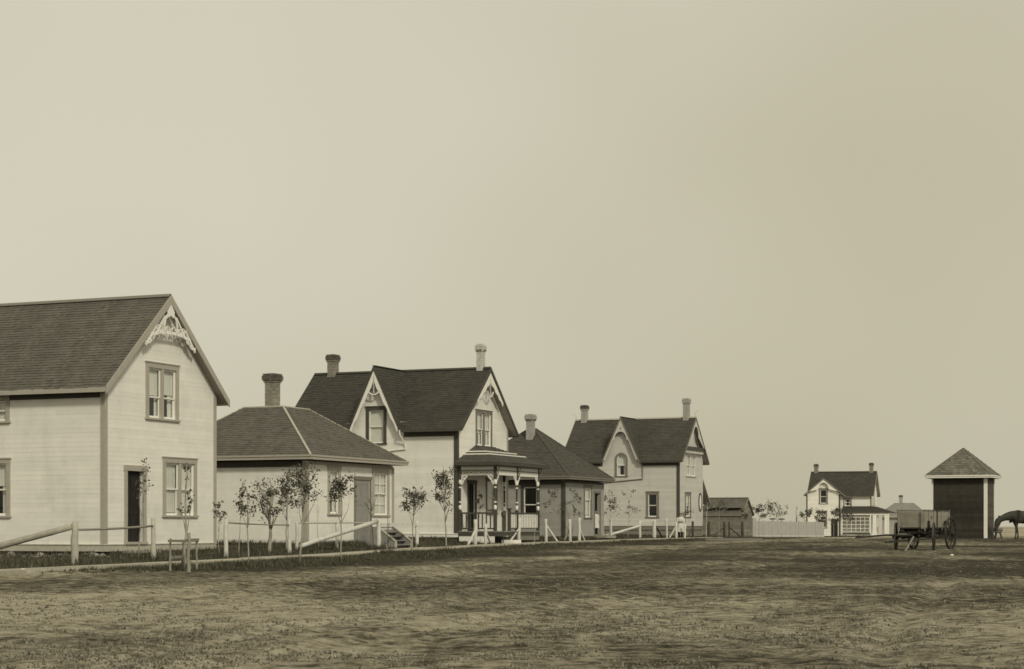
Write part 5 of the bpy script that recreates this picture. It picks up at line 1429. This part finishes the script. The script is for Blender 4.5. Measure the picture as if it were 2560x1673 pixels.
q = MB(); q.tube([(-.86, -.1, 1.12), (-.96, -.11, 1.0), (-1.06, -.085, .7)], .012, 5); q.tube([(-.86, .1, 1.12), (-.96, .11, 1.0), (-1.06, .085, .7)], .012, 5); q.build('bridle', m_leather, hr)
# tub on slanted legs
tb = empty('feed_tub', (26.66, 101.1, gnd(26.66, 101.1)), 0, 'dark wooden tub on slanting legs under the horse muzzle', 'tub')
q = MB(); q.lathe([(.17, .34), (.23, .40), (.25, .62), (.235, .62), (.21, .42), (.02, .40)], (0, 0, 0), 14); tub = q.build('tub', m_trimmid, tb)
q = MB(); q.lathe([(.243, .46), (.252, .47), (.256, .5), (.247, .51)], (0, 0, 0), 14); q.build('hoop', m_iron, tub)
for a in (.4, 1.9, 3.5, 5.2):
    q = MB(); q.bar((.14 * math.cos(a), .14 * math.sin(a), .36), (.30 * math.cos(a), .30 * math.sin(a), -.02), .05, .05); q.build('leg', m_postdark, tb)

# ------------------------------------------------------------------ grass, stubble, clods (stuff)
rg = random.Random(11)
def tufts(name, mat, count, place, hmin, hmax, blades, label):
    mb = MB(); v = mb.v; f = mb.f; k = 0
    while k < count:
        p = place()
        if p is None: continue
        x, y = p; z = gnd(x, y) - .005; sc_ = 1 + max(0, (y - 30)) / 90; tall = 1.0
        if name == 'verge_grass' and walk_x(y) - x > 1.3 and y > 56: tall = 1.0 + 1.3 * max(0, noise.noise((x * .6, y * .6, 21)) + .25)
        for b_ in range(blades):
            a = rg.uniform(0, 6.28); r = rg.uniform(0, .045) * sc_; hh = rg.uniform(hmin, hmax) * tall; wd = rg.uniform(.006, .013) * sc_; ln = rg.uniform(.2, .9) * hh
            bx, by = x + r * math.cos(a), y + r * math.sin(a); ca_, sa_ = math.cos(a + 1.57), math.sin(a + 1.57); i = len(v)
            v.extend([(bx - ca_ * wd, by - sa_ * wd, z), (bx + ca_ * wd, by + sa_ * wd, z), (bx + ln * math.cos(a), by + ln * math.sin(a), z + hh)]); f.append((i, i + 1, i + 2))
        k += 1
    o = mb.build(name, mat); tag(o, label, 'grass', None, 'stuff'); return o
def in_walk(x, y):
    s = walk_x(y) - x; return -.15 < s < 1.25
def in_house(x, y):
    for h in (h1, h2, h3, h4, h5):
        q = Matrix.Rotation(-h.root.rotation_euler.z, 3, 'Z') @ (Vector((x, y, 0)) - h.root.location)
        mg = .75 if h is h1 else .1
        if -mg < q.x < h.W + .1 and -mg < q.y < h.D + .1: return True
    return False
def pl_verge():
    y = rg.uniform(33, 120) if rg.random() < .45 else rg.uniform(34, 66); s = rg.uniform(-4.6, 6.5)
    if s < -1.5 and rg.random() > math.exp(-((s + 1.5) / 1.7) ** 2): return None
    x = walk_x(y) - s
    if s < .5 and rg.random() > sst(35, 43, y): return None
    if abs(x) > .30 * y + 1 or in_walk(x, y) or in_house(x, y): return None
    if s < -3 and noise.noise((x * .5, y * .5, 5)) < 0: return None
    return x, y
tufts('verge_grass', m_grassdark, 15000, pl_verge, .03, .105, 6, 'short dark grass along the boardwalk and in the yards')
def pl_weed():
    m = rg.random()
    if m < .55:
        h = rg.choice((h1, h2, h2, h3, h4)); sx = rg.random() * (.7 if rg.random() < .6 else 1)
        if sx < .6: q = Vector((rg.uniform(0, h.W), -rg.uniform(.05, .6), 0))
        else: q = Vector((-rg.uniform(.1, .6), rg.uniform(0, min(h.D, 4.5)), 0))
        p = Matrix.Rotation(h.root.rotation_euler.z, 3, 'Z') @ q + h.root.location; x, y = p.x, p.y
        if h is h3 and q.y < 0: return None
    elif m < .8:
        px_, py_ = rg.choice([(a_[0], a_[1]) for a_ in TREES[:20]] + [(-10.39, 43.8), (-9.46, 48.6), (-8.15, 52.5), (-6.93, 57.4), (-7.16, 61.4), (-6.11, 64.4), (-4.9, 67.75), (-3.75, 72.55)])
        x, y = px_ + rg.gauss(0, .16), py_ + rg.gauss(0, .2)
    else:
        y = rg.uniform(38, 62); x = walk_x(y) - rg.uniform(1.3, 4.5)
        if noise.noise((x * .9, y * .9, 31)) < .12: return None
    if abs(x) > .3 * y + 1 or in_walk(x, y): return None
    return x, y
tufts('yard_weeds', m_weed, 3200, pl_weed, .08, .27, 6, 'taller rough weeds around foundations, posts and sapling trunks')
def pl_fore():
    u = rg.random(); y = 11.5 + 36 * u ** 1.7; x = rg.uniform(-.29, .29) * y
    if walk_x(y) - x > -4.2: return None
    if noise.noise((x * .55, y * .4, 3)) + .6 * noise.noise((x * 1.7, y * 1.3, 8)) < -.1 + .3 * rg.random(): return None
    return x, y
tufts('road_stubble', m_grassdry, 16000, pl_fore, .005, .028, 4, 'sparse dry stubble scattered over the earth road')
mb = MB(); k = 0
while k < 7000:
    u = rg.random(); y = 11.5 + 26 * u ** 1.6; x = rg.uniform(-.29, .29) * y
    if walk_x(y) - x > -3.5 or noise.noise((x * .5, y * .45, 13)) + .7 * noise.noise((x * 2.1, y * 1.7, 18)) < .02: k += .25; continue
    r = .004 + .022 * rg.random() ** 2.5 * (1.6 if rg.random() < .06 else 1); z = gnd(x, y); a = rg.uniform(0, 6.28)
    pts = [(x + r * rg.uniform(.7, 1.5) * math.cos(a + 2 * math.pi * i / 5), y + r * rg.uniform(.7, 1.4) * math.sin(a + 2 * math.pi * i / 5), z - .004) for i in range(5)]
    mb.add(pts + [(x + r * .3, y, z + r * rg.uniform(.5, .95)), (x - r * .3, y + r * .2, z + r * rg.uniform(.4, .8))], [(0, 1, 5), (1, 2, 5), (2, 6, 5), (2, 3, 6), (3, 4, 6), (4, 0, 6), (0, 5, 6)]); k += 1
o = mb.build('earth_clods', m_clod); tag(o, 'loose clods and crumbs of earth over the road', 'earth', None, 'stuff')
# two pale stones in the road
for x, y, r, lb in ((-9.91, 37.35, .09, 'white stone lying at the left end of the verge'), (13.75, 57.6, .06, 'small white stone on the road below the wagon')):
    me = stones[1].copy(); me.materials.clear(); me.materials.append(m_whitetrim); o = inst('stone', me, None, (x, y, gnd(x, y) + r * .3), (0, 0, .4), (r, r, r * .7)); tag(o, lb, 'stone')
